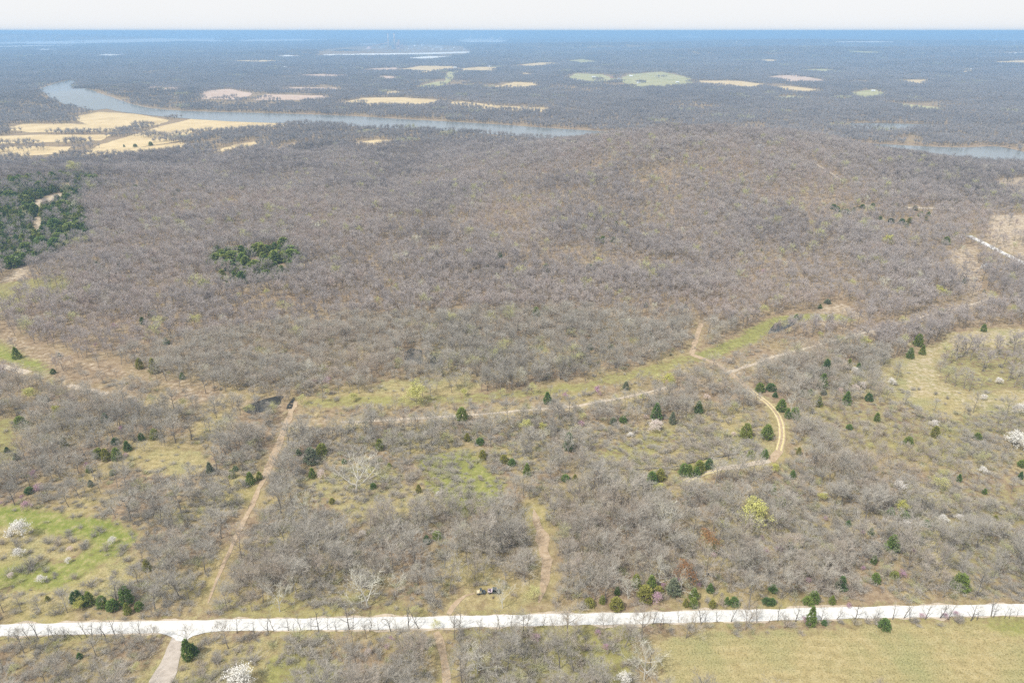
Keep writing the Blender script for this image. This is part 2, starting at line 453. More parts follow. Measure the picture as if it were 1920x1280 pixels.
# ------------------------------------------------------------------ land cover (polygons given where the photo shows them, carried to the ground)
GREEN, TAN, PALE = 0, 1, 2
COVER = [   # (kind, strength, tree density left inside, brush density, polygon)
    (TAN, .8, 0, .25, [(-60, 955), (60, 962), (120, 972), (200, 985), (262, 998), (248, 1040), (243, 1090), (218, 1118), (130, 1122), (-60, 1130)]),
    (GREEN, .95, 0, .1, [(-60, 945), (60, 952), (130, 965), (205, 978), (265, 995), (250, 1012), (180, 1008), (110, 995), (40, 975), (-60, 985)]),
    (GREEN, .7, 0, .15, [(-60, 1060), (40, 1050), (110, 1055), (200, 1000), (240, 1020), (150, 1070), (90, 1100), (-60, 1100)]),
    (TAN, 1, 0, 0, [(1222, 1196), (1300, 1186), (1500, 1177), (1700, 1168), (1990, 1163), (1990, 1330), (1245, 1330), (1236, 1240)]),
    (GREEN, .62, 0, 0, [(1820, 1168), (1990, 1164), (1990, 1215), (1890, 1200)]),
    (TAN, .7, .12, .9, [(350, 1192), (480, 1186), (640, 1190), (660, 1330), (330, 1330)]),
    (GREEN, .55, .2, 1.0, [(480, 1230), (560, 1200), (650, 1230), (640, 1330), (470, 1330)]),
    (GREEN, .5, .6, 1.0, [(820, 1185), (1200, 1178), (1220, 1330), (880, 1330)]),
    (TAN, .9, 0, .12, [(1990, 618), (1850, 614), (1780, 626), (1735, 655), (1690, 668), (1640, 700), (1660, 725), (1740, 762), (1830, 772), (1990, 795)]),
    (PALE, .4, 0, .2, [(1990, 616), (1850, 613), (1780, 625), (1735, 655), (1660, 690), (1640, 705), (1700, 730), (1800, 715), (1990, 640)]), (PALE, .35, 0, .15, [(1760, 725), (1850, 715), (1990, 720), (1990, 790), (1830, 770)]),
    (GREEN, .45, .3, 1.4, [(1770, 655), (1990, 640), (1990, 700), (1850, 720), (1760, 695)]),
    (TAN, .6, .3, 1.2, [(1560, 695), (1640, 665), (1700, 668), (1700, 740), (1640, 760), (1580, 765), (1530, 740)]),
    (GREEN, .4, .8, 1.4, [(1500, 740), (1640, 755), (1760, 775), (1840, 830), (1780, 870), (1600, 830), (1500, 790)]),
    (GREEN, .45, .5, 1.3, [(1740, 785), (1850, 775), (1990, 790), (1990, 885), (1830, 905), (1760, 850)]),
    (TAN, .5, .35, 1.2, [(1790, 830), (1990, 800), (1990, 870), (1830, 895)]),
    (GREEN, .4, .9, 1.4, [(1680, 900), (1990, 900), (1990, 1110), (1800, 1060), (1700, 980)]),
    (TAN, .7, .15, 1.3, [(1080, 830), (1180, 800), (1300, 790), (1400, 770), (1442, 800), (1432, 858), (1330, 872), (1250, 900), (1165, 912), (1170, 880), (1090, 862)]),
    (GREEN, .6, .05, .5, [(1250, 885), (1300, 862), (1400, 850), (1390, 880), (1330, 882), (1270, 905)]),
    (GREEN, .5, .05, .7, [(1110, 850), (1200, 812), (1290, 800), (1230, 850), (1130, 862)]),
    (GREEN, .55, .12, .9, [(540, 905), (590, 880), (700, 866), (760, 892), (745, 940), (650, 955), (560, 945)]),
    (TAN, .65, .1, .9, [(560, 895), (640, 880), (740, 900), (800, 930), (740, 975), (620, 960)]),
    (GREEN, .65, .2, .9, [(770, 850), (880, 840), (960, 905), (930, 950), (850, 960), (790, 900)]),
    (TAN, .75, 0, .3, [(255, 875), (275, 845), (385, 842), (392, 868), (320, 890)]),
    (TAN, .6, 0, .3, [(848, 1150), (866, 1112), (905, 1102), (985, 1106), (1000, 1128), (985, 1150)]),
    (TAN, .7, .1, .4, [(690, 735), (700, 712), (800, 705), (905, 712), (900, 732), (800, 738)]),
    (PALE, .45, .1, .6, [(1530, 574), (1570, 566), (1612, 580), (1625, 592), (1560, 596), (1520, 590)]),
    (PALE, .5, .3, .9, [(1775, 470), (1830, 460), (1850, 520), (1860, 548), (1820, 540), (1785, 500)]),
    (PALE, .5, .25, .8, [(1835, 452), (1860, 415), (1845, 405), (1990, 402), (1990, 500), (1900, 475)]),
    (PALE, .6, .12, .4, [(1845, 406), (1870, 402), (1990, 402), (1990, 425), (1870, 425)]),
    (PALE, .5, .2, .6, [(1865, 338), (1890, 333), (1990, 333), (1990, 352), (1890, 350)]),
    (PALE, .55, .03, .2, [(-40, 545), (40, 500), (58, 490), (60, 500), (30, 545), (-40, 600)]),
    (PALE, .8, .02, .1, [(55, 430), (70, 400), (60, 380), (110, 360), (125, 365), (75, 385), (80, 420), (72, 440)]),
    (GREEN, .5, .3, .5, [(-60, 540), (60, 520), (130, 500), (130, 530), (30, 560), (-60, 580)]),
    (GREEN, .8, .1, .3, [(-60, 640), (0, 625), (60, 662), (130, 720), (100, 715), (20, 668)]),
    (GREEN, .5, .2, .5, [(-60, 790), (30, 780), (50, 850), (20, 860), (-60, 880)]),
    (GREEN, .25, 1, 1.6, [(-60, 1202), (300, 1197), (285, 1330), (-60, 1330)]),
    (GREEN, .4, .5, .7, [(400, 1120), (700, 1100), (850, 1145), (700, 1150), (400, 1160)]),
]
COVER = [(k, s, dt, db, wpoly(p, 4, 0 if p[0][1] > 1140 else 3.0 if np.mean([q[1] for q in p]) > 740 else 7.0)) for k, s, dt, db, p in COVER]
# corridors and tracks: centre line, half width in metres, kind, strength
ROAD = wline([(-60, 1182), (0, 1181), (240, 1176), (360, 1173.5), (480, 1171), (720, 1168), (960, 1163), (1200, 1158), (1440, 1152.5), (1680, 1146.5), (1920, 1142), (1990, 1140)])
SIDE = wline([(348, 1180), (341, 1192), (334, 1207), (318, 1242), (301, 1280), (280, 1330)])
LANE_S = wline([(818, 1184), (824, 1195), (832, 1230), (838, 1280), (842, 1330)])
LANE_N = wline([(840, 1151), (845, 1143), (850, 1135), (868, 1118), (890, 1112)])
TRK_A = wline([(1001, 955), (1010, 985), (1018, 1015), (1023, 1045), (1021, 1080), (1016, 1110), (1010, 1130)])
TRK_B = wline([(555, 752), (545, 775), (530, 810), (511, 860), (489, 908), (466, 958), (441, 1010), (420, 1055), (402, 1098), (390, 1130)])
TRK_C = wline([(1296, 664), (1338, 680), (1375, 705), (1408, 732), (1440, 757), (1460, 783), (1466, 815), (1460, 845), (1444, 864)])
TRK_C2 = wline([(1444, 864), (1400, 872), (1345, 880), (1310, 890), (1285, 903)])
TRK_C3 = wline([(1296, 664), (1302, 645), (1310, 622), (1316, 606)])
COR_R = wline([(1296, 664), (1345, 653), (1400, 628), (1435, 607), (1470, 592), (1520, 585), (1590, 590)], 3)
COR_D = wline([(1296, 664), (1240, 684), (1180, 698), (1100, 713), (1000, 727), (900, 739), (800, 743), (700, 744), (580, 748)], 2.5)
TRL_E = wline([(560, 788), (640, 786), (720, 783), (800, 779), (900, 772), (1000, 763), (1090, 755), (1180, 738), (1250, 722)], 1.5)
TRL_R = wline([(1362, 692), (1400, 680), (1460, 660), (1550, 636), (1650, 610), (1760, 580), (1860, 555)], 2.5)
TRL_L = wline([(-60, 675), (0, 685), (60, 699), (130, 721), (200, 740), (290, 752), (390, 757)])
COR_L = wline([(-60, 600), (0, 620), (35, 645), (80, 660), (140, 680), (215, 692), (275, 703), (330, 716), (390, 735), (450, 742)], 2)
TRL_LP = wline([(-60, 675), (0, 686), (55, 699)])
WHT = wline([(1990, 520), (1920, 484), (1870, 460), (1836, 443), (1818, 434)], 4)
WHT2 = wline([(1700, 383), (1720, 383), (1745, 384), (1790, 385)], 4)
RIDGE_TRL = wline([(1480, 287), (1520, 298), (1552, 314), (1585, 336)], 4)
LINES = [(ROAD, 5.2, GREEN, .45, .1), (SIDE, 6.5, TAN, .8, 0), (LANE_S, 4, TAN, .5, 0), (LANE_N, 4, TAN, .6, 0), (TRK_A, 5.0, TAN, .4, 0), (TRK_B, 4.6, TAN, .4, 0),
         (TRK_C, 4.2, TAN, .7, 0), (TRK_C2, 4.5, TAN, .7, 0), (TRK_C3, 5.5, TAN, .4, 0), (COR_R, 8, GREEN, .6, .04), (COR_D, 7, GREEN, .5, .1), (TRL_E, 4.6, PALE, .4, .02),
         (TRL_R, 5.5, PALE, .4, .05), (TRL_L, 6, PALE, .35, .06), (COR_L, 7, PALE, .32, .2), (WHT, 7, TAN, .6, 0), (WHT2, 7, TAN, .5, 0), (RIDGE_TRL, 5, TAN, .5, 0)]

FIELDS = [  # far fields: material key, outline
    ('F', [(140, 219), (185, 210), (255, 214), (317, 225), (285, 235), (230, 241), (168, 234), (150, 226)]),
    ('F', [(10, 241), (42, 233), (125, 232), (168, 234), (230, 241), (150, 245), (60, 246)]),
    ('F', [(362, 222), (450, 225), (520, 228), (540, 234), (440, 241), (362, 243), (350, 252), (345, 260), (300, 268), (230, 278), (150, 289), (172, 277), (235, 258), (290, 240)]),
    ('F', [(180, 287), (240, 280), (340, 267), (352, 270), (300, 283), (250, 289)]),
    ('F', [(398, 285), (440, 272), (482, 265), (488, 272), (450, 281), (420, 289)]),
    ('F', [(503, 283), (530, 275), (560, 268), (530, 283)]),
    ('F', [(-60, 258), (0, 256), (80, 253), (212, 253), (190, 261), (70, 265), (-60, 268)]),
    ('F', [(-60, 277), (60, 275), (137, 276), (110, 286), (40, 290), (-60, 288)]),
    ('F', [(668, 268), (700, 263), (732, 263), (738, 270), (690, 275)]),
    ('P', [(375, 184), (385, 171), (430, 167), (476, 176), (450, 185)]),
    ('P', [(475, 186), (500, 177), (612, 180), (612, 186)]), ('P', [(525, 168), (545, 164), (630, 165), (634, 169)]),
    ('P', [(275, 167), (282, 162), (335, 164), (335, 168)]),
    ('F', [(633, 195), (680, 184), (750, 183), (822, 188), (812, 195), (700, 197)]),
    ('F', [(833, 192), (870, 191), (940, 199), (1030, 203), (1022, 208), (920, 204)]),
    ('P', [(672, 133), (690, 130), (745, 127), (742, 133)]), ('F', [(748, 131), (790, 124), (852, 125), (858, 130), (800, 135)]),
    ('G', [(780, 163), (806, 156), (832, 152), (840, 135), (858, 134), (848, 150), (822, 164)]),
    ('F', [(866, 129), (900, 126), (932, 127), (925, 134), (870, 134)]), ('F', [(958, 124), (1010, 118), (1062, 118), (1000, 126)]),
    ('F', [(922, 164), (940, 160), (965, 154), (1005, 156), (1008, 163), (960, 166)]), ('F', [(974, 140), (985, 137), (996, 140), (985, 142)]),
    ('G', [(1062, 147), (1080, 138), (1130, 140), (1160, 150), (1110, 155)]),
    ('G', [(1158, 150), (1180, 140), (1240, 135), (1292, 146), (1302, 157), (1240, 163), (1190, 163)]),
    ('F', [(1308, 152), (1380, 152), (1432, 158), (1412, 166), (1370, 161), (1320, 158)]), ('F', [(1452, 163), (1480, 162), (1545, 170), (1500, 174)]),
    ('P', [(1438, 146), (1460, 142), (1500, 142), (1552, 153), (1500, 154)]),
    ('F', [(1688, 154), (1700, 150), (1745, 150), (1728, 158)]), ('G', [(1590, 175), (1640, 168), (1662, 178), (1620, 184)]),
    ('G', [(1445, 184), (1480, 180), (1520, 184), (1470, 188)]), ('G', [(1670, 195), (1700, 196), (1772, 203), (1730, 205)]),
    ('P', [(700, 146), (720, 143), (745, 145), (735, 149)]), ('F', [(720, 174), (740, 171), (760, 174), (740, 177)]),
    ('W', [(-60, 84), (0, 80), (150, 76), (300, 72.5), (420, 72), (420, 76), (300, 80), (100, 84)]), ('W', [(440, 75), (540, 73.2), (640, 74.5), (560, 78), (460, 79)]),
    ('W', [(583, 104), (640, 102), (700, 101), (800, 99.5), (880, 97), (881, 99.5), (800, 101.5), (700, 103)]), ('W', [(590, 104.5), (640, 103), (690, 103), (640, 105)]), ('W', [(860, 76.5), (900, 75), (955, 76), (940, 79), (880, 79)]),
    ('W', [(1000, 68.5), (1130, 66.5), (1180, 67.5), (1100, 69)]), ('W', [(1265, 70), (1300, 68), (1330, 71), (1290, 73)]), ('W', [(60, 94), (80, 92), (110, 94), (80, 96)]),
    ('G', [(1590, 98), (1600, 96), (1660, 99), (1630, 101)]), ('W', [(760, 110), (800, 106), (855, 106), (800, 113)]), ('W', [(1880, 100), (1990, 97), (1990, 102)]),
    ('W', [(-60, 88), (60, 86), (160, 85), (120, 87.5), (0, 90)]), ('W', [(330, 78), (400, 77), (480, 77.5), (400, 79.5)]), ('W', [(700, 66), (800, 64.8), (880, 65.5), (800, 66.8)]), ('W', [(640, 84), (700, 82.5), (730, 83.5), (680, 85)]), ('F', [(430, 115), (480, 113), (540, 115), (480, 118)]),
    ('W', [(1560, 79), (1640, 78), (1700, 79), (1620, 80.5)]), ('F', [(1420, 114), (1440, 112), (1470, 114), (1440, 117)]), ('G', [(1500, 132), (1540, 130), (1580, 133), (1540, 136)]), ('F', [(1860, 117), (1920, 114), (1990, 116), (1920, 120)]), ('F', [(1805, 136), (1818, 131), (1822, 132), (1812, 138)]), ('P', [(560, 142), (600, 140), (650, 142), (610, 145)]),
    ('G', [(1060, 115), (1090, 112), (1120, 116), (1090, 120)]), ('W', [(180, 104), (200, 102), (240, 104), (205, 106)]), ('W', [(520, 106), (540, 104), (562, 106), (540, 108)]),
]
FIELDS = [(k, wpoly(p, 6, 3.5 if p[0][1] < 205 else 3)) for k, p in FIELDS]
RIVER_U = [(67, 170), (78, 166), (100, 158), (130, 150.5), (147, 150.5), (134, 160), (138, 172), (148, 179), (187, 192), (260, 202), (353, 208.5), (480, 212), (640, 217), (760, 224), (900, 231.5), (1040, 241), (1170, 249), (1350, 262), (1540, 268), (1640, 270), (1720, 274), (1800, 277), (1870, 275), (1925, 286), (2010, 298)]
RIVER_D = [(2010, 330), (1925, 314), (1830, 306), (1700, 298), (1600, 287), (1540, 280), (1350, 275), (1170, 266), (1100, 263), (1000, 257), (860, 245), (720, 239), (640, 234), (560, 231), (440, 227), (360, 222), (290, 216), (200, 206), (120, 198), (95, 192), (82, 181)]
RIVER = np.array([at_low(*p) for p in dens(RIVER_U, 3)[:-2]] + [at_low(p[0], p[1], 9 if p[0] < 200 else 2) for p in dens(RIVER_D, 3)[:-2]])
SLOUGH = np.array([at_low(*p) for p in [(1592, 232), (1650, 231.5), (1730, 233.5), (1762, 237)]] + [at_low(*p, 6) for p in [(1700, 240), (1600, 236)]])
LAKE = wpoly([(1842, 75.5), (1870, 73), (1990, 72), (1990, 78), (1850, 78)], 3)
PONDS = [wpoly(p, 3, 6 if 750 < p[0][0] < 820 else 1.5) for p in ([(455, 765), (470, 757), (495, 748), (525, 741), (533, 743), (520, 757), (490, 768), (465, 770)],
                               [(757, 661), (770, 653), (790, 655), (793, 664), (775, 668), (760, 668)], [(803, 665), (818, 661), (832, 663), (828, 672), (808, 672)],
                               [(1440, 622), (1452, 607), (1475, 599), (1497, 597), (1488, 606), (1463, 617)],
                               [(536, 762), (545, 752), (551, 744), (553, 748), (546, 762)])]

SITES = [wpoly([(660, 88), (700, 86), (800, 84), (870, 87), (885, 98), (870, 105), (600, 105), (600, 94)], 3), wpoly([(855, 74), (950, 74), (955, 81), (850, 81)], 3), wpoly([(1375, 81), (1390, 81), (1390, 88), (1375, 88)], 2)]
def cover_soft(x, y):
    s = 0
    for k in range(5):
        a = 1.2566 * k
        s = s + cover_at(x + 3.2 * math.cos(a), y + 3.2 * math.sin(a))[0]
    return s / 5
def cover_at(x, y):
    """colour weights (green, dry, pale, deep wood) and the densities of trees and brush"""
    jx = x + (fbm(x / 5, y / 5, 21) - .5) * 9; jy = y + (fbm(x / 5, y / 5, 43) - .5) * 9
    c = np.zeros((len(x), 4)); dt = np.ones(len(x)); db = np.ones(len(x))
    d = np.hypot(x, y)
    for k, s, a, b, P in COVER:
        m = inside(P, jx, jy)
        if m.any():
            if k != PALE: c[m] *= .35
            c[m, k] = np.maximum(c[m, k], s); dt[m] = np.maximum(dt[m], a) if b > 1 else np.minimum(dt[m], a); db[m] = np.where(b > 1, np.maximum(db[m], b), np.minimum(db[m], b))
    for L, w, k, s, a in LINES:
        q = dline(L, jx, jy); m = q < w
        if m.any():
            c[m] *= .5; c[m, k] = np.maximum(c[m, k], s); dt[m] = np.minimum(dt[m], a); db[m] = np.minimum(db[m], .12 if a < .3 else .5)
    return c, dt, db
LOWZ = [(.42, wpoly([(1770, 655), (1990, 640), (1990, 705), (1850, 722), (1760, 698)])), (.5, wpoly([(560, 756), (700, 752), (900, 748), (1100, 722), (1240, 694), (1296, 676), (1340, 690), (1250, 724), (1180, 742), (1000, 768), (800, 786), (560, 796)])),
        (.5, wpoly([(1340, 662), (1480, 605), (1600, 590), (1700, 580), (1640, 606), (1500, 645), (1362, 690)])), (.6, wpoly([(1500, 745), (1640, 758), (1760, 780), (1990, 790), (1990, 1040), (1760, 980), (1600, 880)])),
        (.5, wpoly([(1080, 800), (1300, 788), (1440, 780), (1440, 860), (1240, 900), (1090, 870)])), (.62, wpoly([(-60, 1196), (300, 1192), (290, 1330), (-60, 1330)])), (.6, wpoly([(-60, 690), (0, 690), (200, 745), (390, 760), (380, 742), (270, 706), (130, 690), (-60, 650)])), (.7, wpoly([(560, 870), (960, 850), (960, 960), (560, 980)]))]
def low_at(x, y):
    k = np.ones(len(x))
    for f, P in LOWZ: k[inside(P, x, y)] = f
    return k
def blocked(x, y):
    """true where no tree may stand: roads, water, far fields"""
    b = np.zeros(len(x), bool)
    for L, w in ((ROAD, 3.1), (SIDE, 4.0), (LANE_S, 2), (LANE_N, 2), (TRK_A, 3.8), (TRK_B, 3.4), (TRK_C, 4.2), (TRK_C2, 4), (TRL_E, 3), (WHT, 4), (WHT2, 4)): b |= dline(L, x, y) < w
    for P in [RIVER, SLOUGH, LAKE] + PONDS: b |= inside(P, x, y)
    for P in SITES: b |= inside(P, x, y)
    wild = fbm(x / 75, y / 75, 37) < .34
    for k, P in FIELDS: b |= inside(P, x, y) & ~(wild & (np.hypot(x, y) > 1350))
    return b

# ------------------------------------------------------------------ the ground: one sheet out to the horizon
def build_ground():
    rad = [2.0]
    while rad[-1] < 60: rad.append(rad[-1] + 14)
    while rad[-1] < 60000: rad.append(rad[-1] * 1.0064 + .05)
    rad = np.array(rad)
    ang = np.unique(np.r_[np.linspace(-180, -52, 33), np.linspace(-52, 52, 460), np.linspace(52, 180, 33)]) [:-1]
    A, Rr = np.meshgrid(np.radians(ang), rad)
    x = (Rr * np.sin(A)).ravel(); y = (Rr * np.cos(A)).ravel(); z = Z(x, y)
    nr, na = Rr.shape
    i = np.arange(nr - 1)[:, None] * na + np.arange(na)[None]; j = np.arange(nr - 1)[:, None] * na + (np.arange(na)[None] + 1) % na
    F = np.stack([i, i + na, j + na, j], -1).reshape(-1, 4)
    me = np_mesh('ground', np.c_[x, y, z], F, [M_GROUND])
    c = np.zeros((len(x), 4)); m = (np.hypot(x, y) < 1900) & (y > 60)
    c[m] = cover_soft(x[m], y[m])
    # deep wood floor
    px, py = pix(x, y, z)
    c[:, 3] = np.clip((np.hypot(x, y) - 280 + 60 * (fbm(x / 50, y / 50, 3) - .5)) / 160, 0, 1)
    a = me.attributes.new('cover', 'FLOAT_COLOR', 'POINT'); a.data.foreach_set('color', c.astype(np.float32).ravel())
    o = link('ground', me, kind='structure'); return o
build_ground()

FM = {'F': M_FIELD, 'P': M_PINKFIELD, 'G': M_GREENFIELD, 'W': M_WHITEFLAT}
for n_, (k, P) in enumerate(FIELDS):
    d = float(np.hypot(*P.mean(0)))
    sheet('field', P, FM[k], .25 + .03 * n_ if d < 3500 else .8 + .03 * n_, cell=20 if d < 3500 else 90, jag=d * .0035)
sheet('river', RIVER, M_RIVER, .5, cell=40)
sheet('pond', SLOUGH, M_RIVER, .5, cell=40); sheet('lake', LAKE, M_WHITEFLAT if False else M_RIVER, 1.5, cell=150)
for P in PONDS:
    c = P.mean(0); zz = float(Z(P[:, 0], P[:, 1]).max()) + .06
    sheet('pond', P, M_POND, .1, cell=1.5)
for k in (2, 3):
    pass
strip('river_bank', np.array([at_low(*p) for p in RIVER_U[8:17]]), 7.0, M_BANK, .62, step=8, wob=.5)
strip('river_bank', np.array([at_low(*p) for p in RIVER_U[18:24]]), 6.0, M_BANK, .62, step=8, wob=.5)
strip('river_bank', np.array([at_low(*p) for p in [(1560, 229), (1600, 231), (1650, 230), (1740, 232), (1800, 237)]]), 6.0, M_BANK, .66, step=8, wob=.5)
strip('road_shoulder', ROAD, 5.9, M_TAN_TRAIL, .06, step=1.0, wob=.55)
strip('gravel_road', ROAD, 5.0, M_GRAVEL, .10, step=1.2, wob=.12)
strip('dirt_road', SIDE, [5.5, 5.2, 5.6, 6.6, 7.2, 7.6], M_GREYROAD, .13, step=1.2, wob=.2)
sheet('road_junction', wpoly([(285, 1184), (312, 1190), (326, 1196), (331, 1201), (340, 1202), (350, 1199), (362, 1192), (385, 1186), (430, 1181), (430, 1178), (380, 1176), (300, 1178)], 3), M_GRAVEL, .16, cell=2)
strip('dirt_road', LANE_S, 2.4, M_DIRT, .10, wob=.4); strip('dirt_road', LANE_N, [2.2, 1.7, 1.5, 1.2, .5], M_DIRT, .10, wob=.8)
strip('dirt_track', TRK_A, [.6, 3.6, 4.6, 4.0, 3.0, .6], M_DIRT, .10, wob=.8)
strip('dirt_track', TRK_B, [3.4, 3.0, 3.4, 3.2, 2.8, 2.2, 1.4, .4], M_DIRT, .10, wob=.8)
strip('dirt_track', TRK_C, 3.6, M_DIRT, .10, wob=.4); strip('dirt_track', TRK_C2, 3.2, M_TAN_TRAIL, .12, wob=.5)
strip('dirt_track', TRK_C3, 3.0, M_DIRT, .10, wob=.5)
for sgn in (-1, 1):
    for L in (TRK_C[3:8], TRK_C2[2:5]):
        Ls = smooth(L, 6); T = np.gradient(Ls, axis=0); T /= np.hypot(*T.T)[:, None]
        strip('wheel_rut', Ls + np.c_[-T[:, 1], T[:, 0]] * .95 * sgn, .75, M_RUT, .20, wob=.3, step=1.5)
strip('dirt_track', TRL_E[1:], 2.0, M_TAN_TRAIL, .10, wob=.7); strip('dirt_track', TRL_R, 2.4, M_TAN_TRAIL, .10, wob=.7)
strip('dirt_track', TRL_LP, 4.0, M_TAN_TRAIL, .10, wob=.5); strip('dirt_track', TRL_L[3:5], 3.2, M_TAN_TRAIL, .10, wob=.6)
strip('gravel_road', WHT, 6.0, M_GRAVEL, .25, step=4); strip('gravel_road', WHT2, 5.0, M_TAN_TRAIL, .25, step=4)
strip('dirt_track', RIDGE_TRL, 4.0, M_TAN_TRAIL, .3, step=4, wob=.5)
strip('creek', wline([(1165, 878), (1185, 880), (1205, 879), (1240, 877), (1270, 874), (1300, 866), (1325, 860), (1350, 857), (1378, 851), (1420, 840)]), .7, M_POND, .12, wob=.5)

# ------------------------------------------------------------------ plants: meshes shared by all copies
def grow(seed, H=14.0, RAD=5.0, fork=.32, limbs=9, n2=6, n3=4, n4=4, up=.55, tw=1.0, lean=0.0, stems=1):
    """one leafless tree: tubes for trunk and limbs (trunk mesh), finer tubes and cone twigs (crown mesh), and the twig tips"""
    r = random.Random(seed); T = MB(); C = MB(); tips = []
    def path(p, d, L, n, wig, tr):
        P = [p.copy()]; d = d.copy()
        for k in range(n):
            d = d + Vector((r.gauss(0, wig), r.gauss(0, wig), r.gauss(0, wig) + tr)); d.normalize()
            P.append(P[-1] + d * (L / n))
        return P
    def side(d, ang):
        u = d.orthogonal(); u.normalize(); u = Matrix.Rotation(r.uniform(0, 6.283), 3, d) @ u
        q = d * math.cos(ang) + u * math.sin(ang); q.normalize(); return q
    def onp(P, f):
        x = f * (len(P) - 1); i = min(int(x), len(P) - 2); t = x - i
        d = P[i + 1] - P[i]; d.normalize(); return P[i].lerp(P[i + 1], t), d
    def sub(P, L, rad, lv):
        if lv == 2:
            for k in range(n2):
                p, d = onp(P, r.uniform(.28, 1)); q = side(d, r.uniform(.5, 1.0)); q.z += .12; q.normalize()
                l = L * r.uniform(.32, .55); B = path(p, q, l, 3, .16, .06)
                C.tube(B, [rad * .5, rad * .38, rad * .26, rad * .15], 3); sub(B, l, rad * .4, 3)
        elif lv == 3:
            for k in range(n3):
                p, d = onp(P, r.uniform(.25, 1)); q = side(d, r.uniform(.4, 1.0)); q.z += .15; q.normalize()
                l = max(.9, L * r.uniform(.45, .75)); e = p + q * l
                C.cone(p, e, max(.024, rad * .5) * tw); tips.append(e)
                for j in range(n4):
                    f = r.uniform(.2, 1.0); a = p.lerp(e, f); g = side(q, r.uniform(.35, 1.0)); g.z += .2; g.normalize()
                    t = a + g * r.uniform(.6, 1.4); C.cone(a, t, .021 * tw); tips.append(t)
    for st in range(stems):
        d0 = Vector((r.gauss(0, .05) + lean, r.gauss(0, .05), 1)) if stems == 1 else Vector((r.gauss(0, .3), r.gauss(0, .3), 1))
        d0.normalize()
        tl = H * (.74 if stems == 1 else .62); tr = H * .0145 / stems ** .4
        P = path(Vector((0, 0, -.4)), d0, tl, 7, .05, .02)
        T.tube(P, [tr * 1.35, tr * 1.0, tr * .88, tr * .74, tr * .6, tr * .46, tr * .32, tr * .18], 6)
        sub(P[4:], tl * .6, tr * .6, 2)
        az = r.uniform(0, 6.28)
        for k in range(limbs):
            f = fork + (1 - fork) * .92 * (k + r.random() * .8) / limbs
            p, d = onp(P, f); az += 2.4 + r.gauss(0, .4)
            h = 1 - (f - fork) / (1 - fork)
            q = Vector((math.cos(az), math.sin(az), up + (1 - h) * .8)); q.normalize()
            L = RAD * (.55 + .6 * h) * r.uniform(.8, 1.2)
            B = path(p, q, L, 5, .13, .09); w = tr * (.30 + .25 * h)
            T.tube(B, [w, w * .85, w * .68, w * .5, w * .36, w * .2], 5)
            sub(B, L, w * .62, 2)
    return T, C, tips
def join(A, B, mi):
    o = len(A.v); A.v += B.v; A.f += [tuple(i + o for i in f) for f in B.f]; A.m += [mi] * len(B.f); return A

BARE = []      # (trunk mesh, crown mesh, joined mesh)
spec = [dict(H=14, RAD=5.2), dict(H=13, RAD=4.4, fork=.42), dict(H=12, RAD=5.6, fork=.26, up=.45), dict(H=15, RAD=4.6, fork=.45, limbs=8), dict(H=11, RAD=4.6, fork=.22, stems=2, limbs=6, n2=5),
        dict(H=13, RAD=4.0, fork=.5, limbs=7), dict(H=14, RAD=6.0, fork=.3, up=.35, limbs=10), dict(H=10, RAD=3.6, fork=.25, limbs=8, lean=.1)]
for i, k in enumerate(spec):
    T, C, tips = grow(100 + i, **k)
    tm = T.mesh('trunk', [M_BARK], True); cm = C.mesh('crown', [M_TWIG])
    J = join(T, C, 1); BARE.append((tm, cm, J.mesh('bare_tree', [M_BARK, M_TWIG])))
SLIM = []      # thin roadside saplings with a visible dark stem
for i in range(5):
    T, C, tips = grow(150 + i, H=8, RAD=2.0 + .25 * i, fork=.3, limbs=4 + i % 3, n2=3, n3=2, n4=1, up=.5 + .2 * (i % 3), lean=(-.2, .06, .2, -.08, .13)[i])
    tm = T.mesh('trunk', [M_BARK], True); cm = C.mesh('crown', [M_TWIG]); J = join(T, C, 1); SLIM.append((tm, cm, J.mesh('slim_tree', [M_BARK, M_TWIG])))
PALEB = []     # big white barked trees with few stout limbs
for i in range(4):
    T, C, tips = grow(170 + i, H=13, RAD=6.5, fork=.2, limbs=9, n2=5, n3=3, n4=2, up=.5, tw=1.5)
    PALEB.append((T.mesh('trunk', [M_BARK], True), C.mesh('crown', [M_TWIG])))
MIDT = []      # same kind, fewer and stouter twigs, for the far side of the wood
for i in range(6):
    T, C, tips = grow(200 + i, H=12.5 + (i % 3), RAD=4.6 + .3 * (i % 2), fork=.34, limbs=7, n2=5, n3=5, n4=2, tw=2.0)
    MIDT.append(join(T, C, 1).mesh('wood_tree', [M_BARK, M_TWIGM]))
def leafed(seed, leafmat, per, size, spread, **kw):
    T, C, tips = grow(seed, **kw); r = random.Random(seed)
    L = MB()
    for t in tips:
        for j in range(per if isinstance(per, int) else (1 if r.random() < per else 0)):
            L.leaf(t + Vector((r.gauss(0, spread), r.gauss(0, spread), r.gauss(0, spread * .7))), size * r.uniform(.7, 1.4), r)
    tm = T.mesh('trunk', [M_BARK], True); C = join(C, L, 1)
    return tm, C.mesh('crown', [M_TWIG, leafmat])
BUD = [leafed(300 + i, M_BUD, 4, .27, .38, H=11 + i % 3, RAD=4.8, fork=.3, limbs=10, n2=6, n3=4, n4=3, up=.5) for i in range(4)]
BUDP = [leafed(320 + i, M_BUD, 2, .2, .4, H=11, RAD=4.2, fork=.3, limbs=8, n2=5, n3=4, n4=3, up=.6) for i in range(2)]
WHITE = [leafed(340 + i, M_WHITE, 3, .24, .3, H=7, RAD=3.4, fork=.18, limbs=9, n2=5, n3=4, n4=3, up=.6) for i in range(3)]
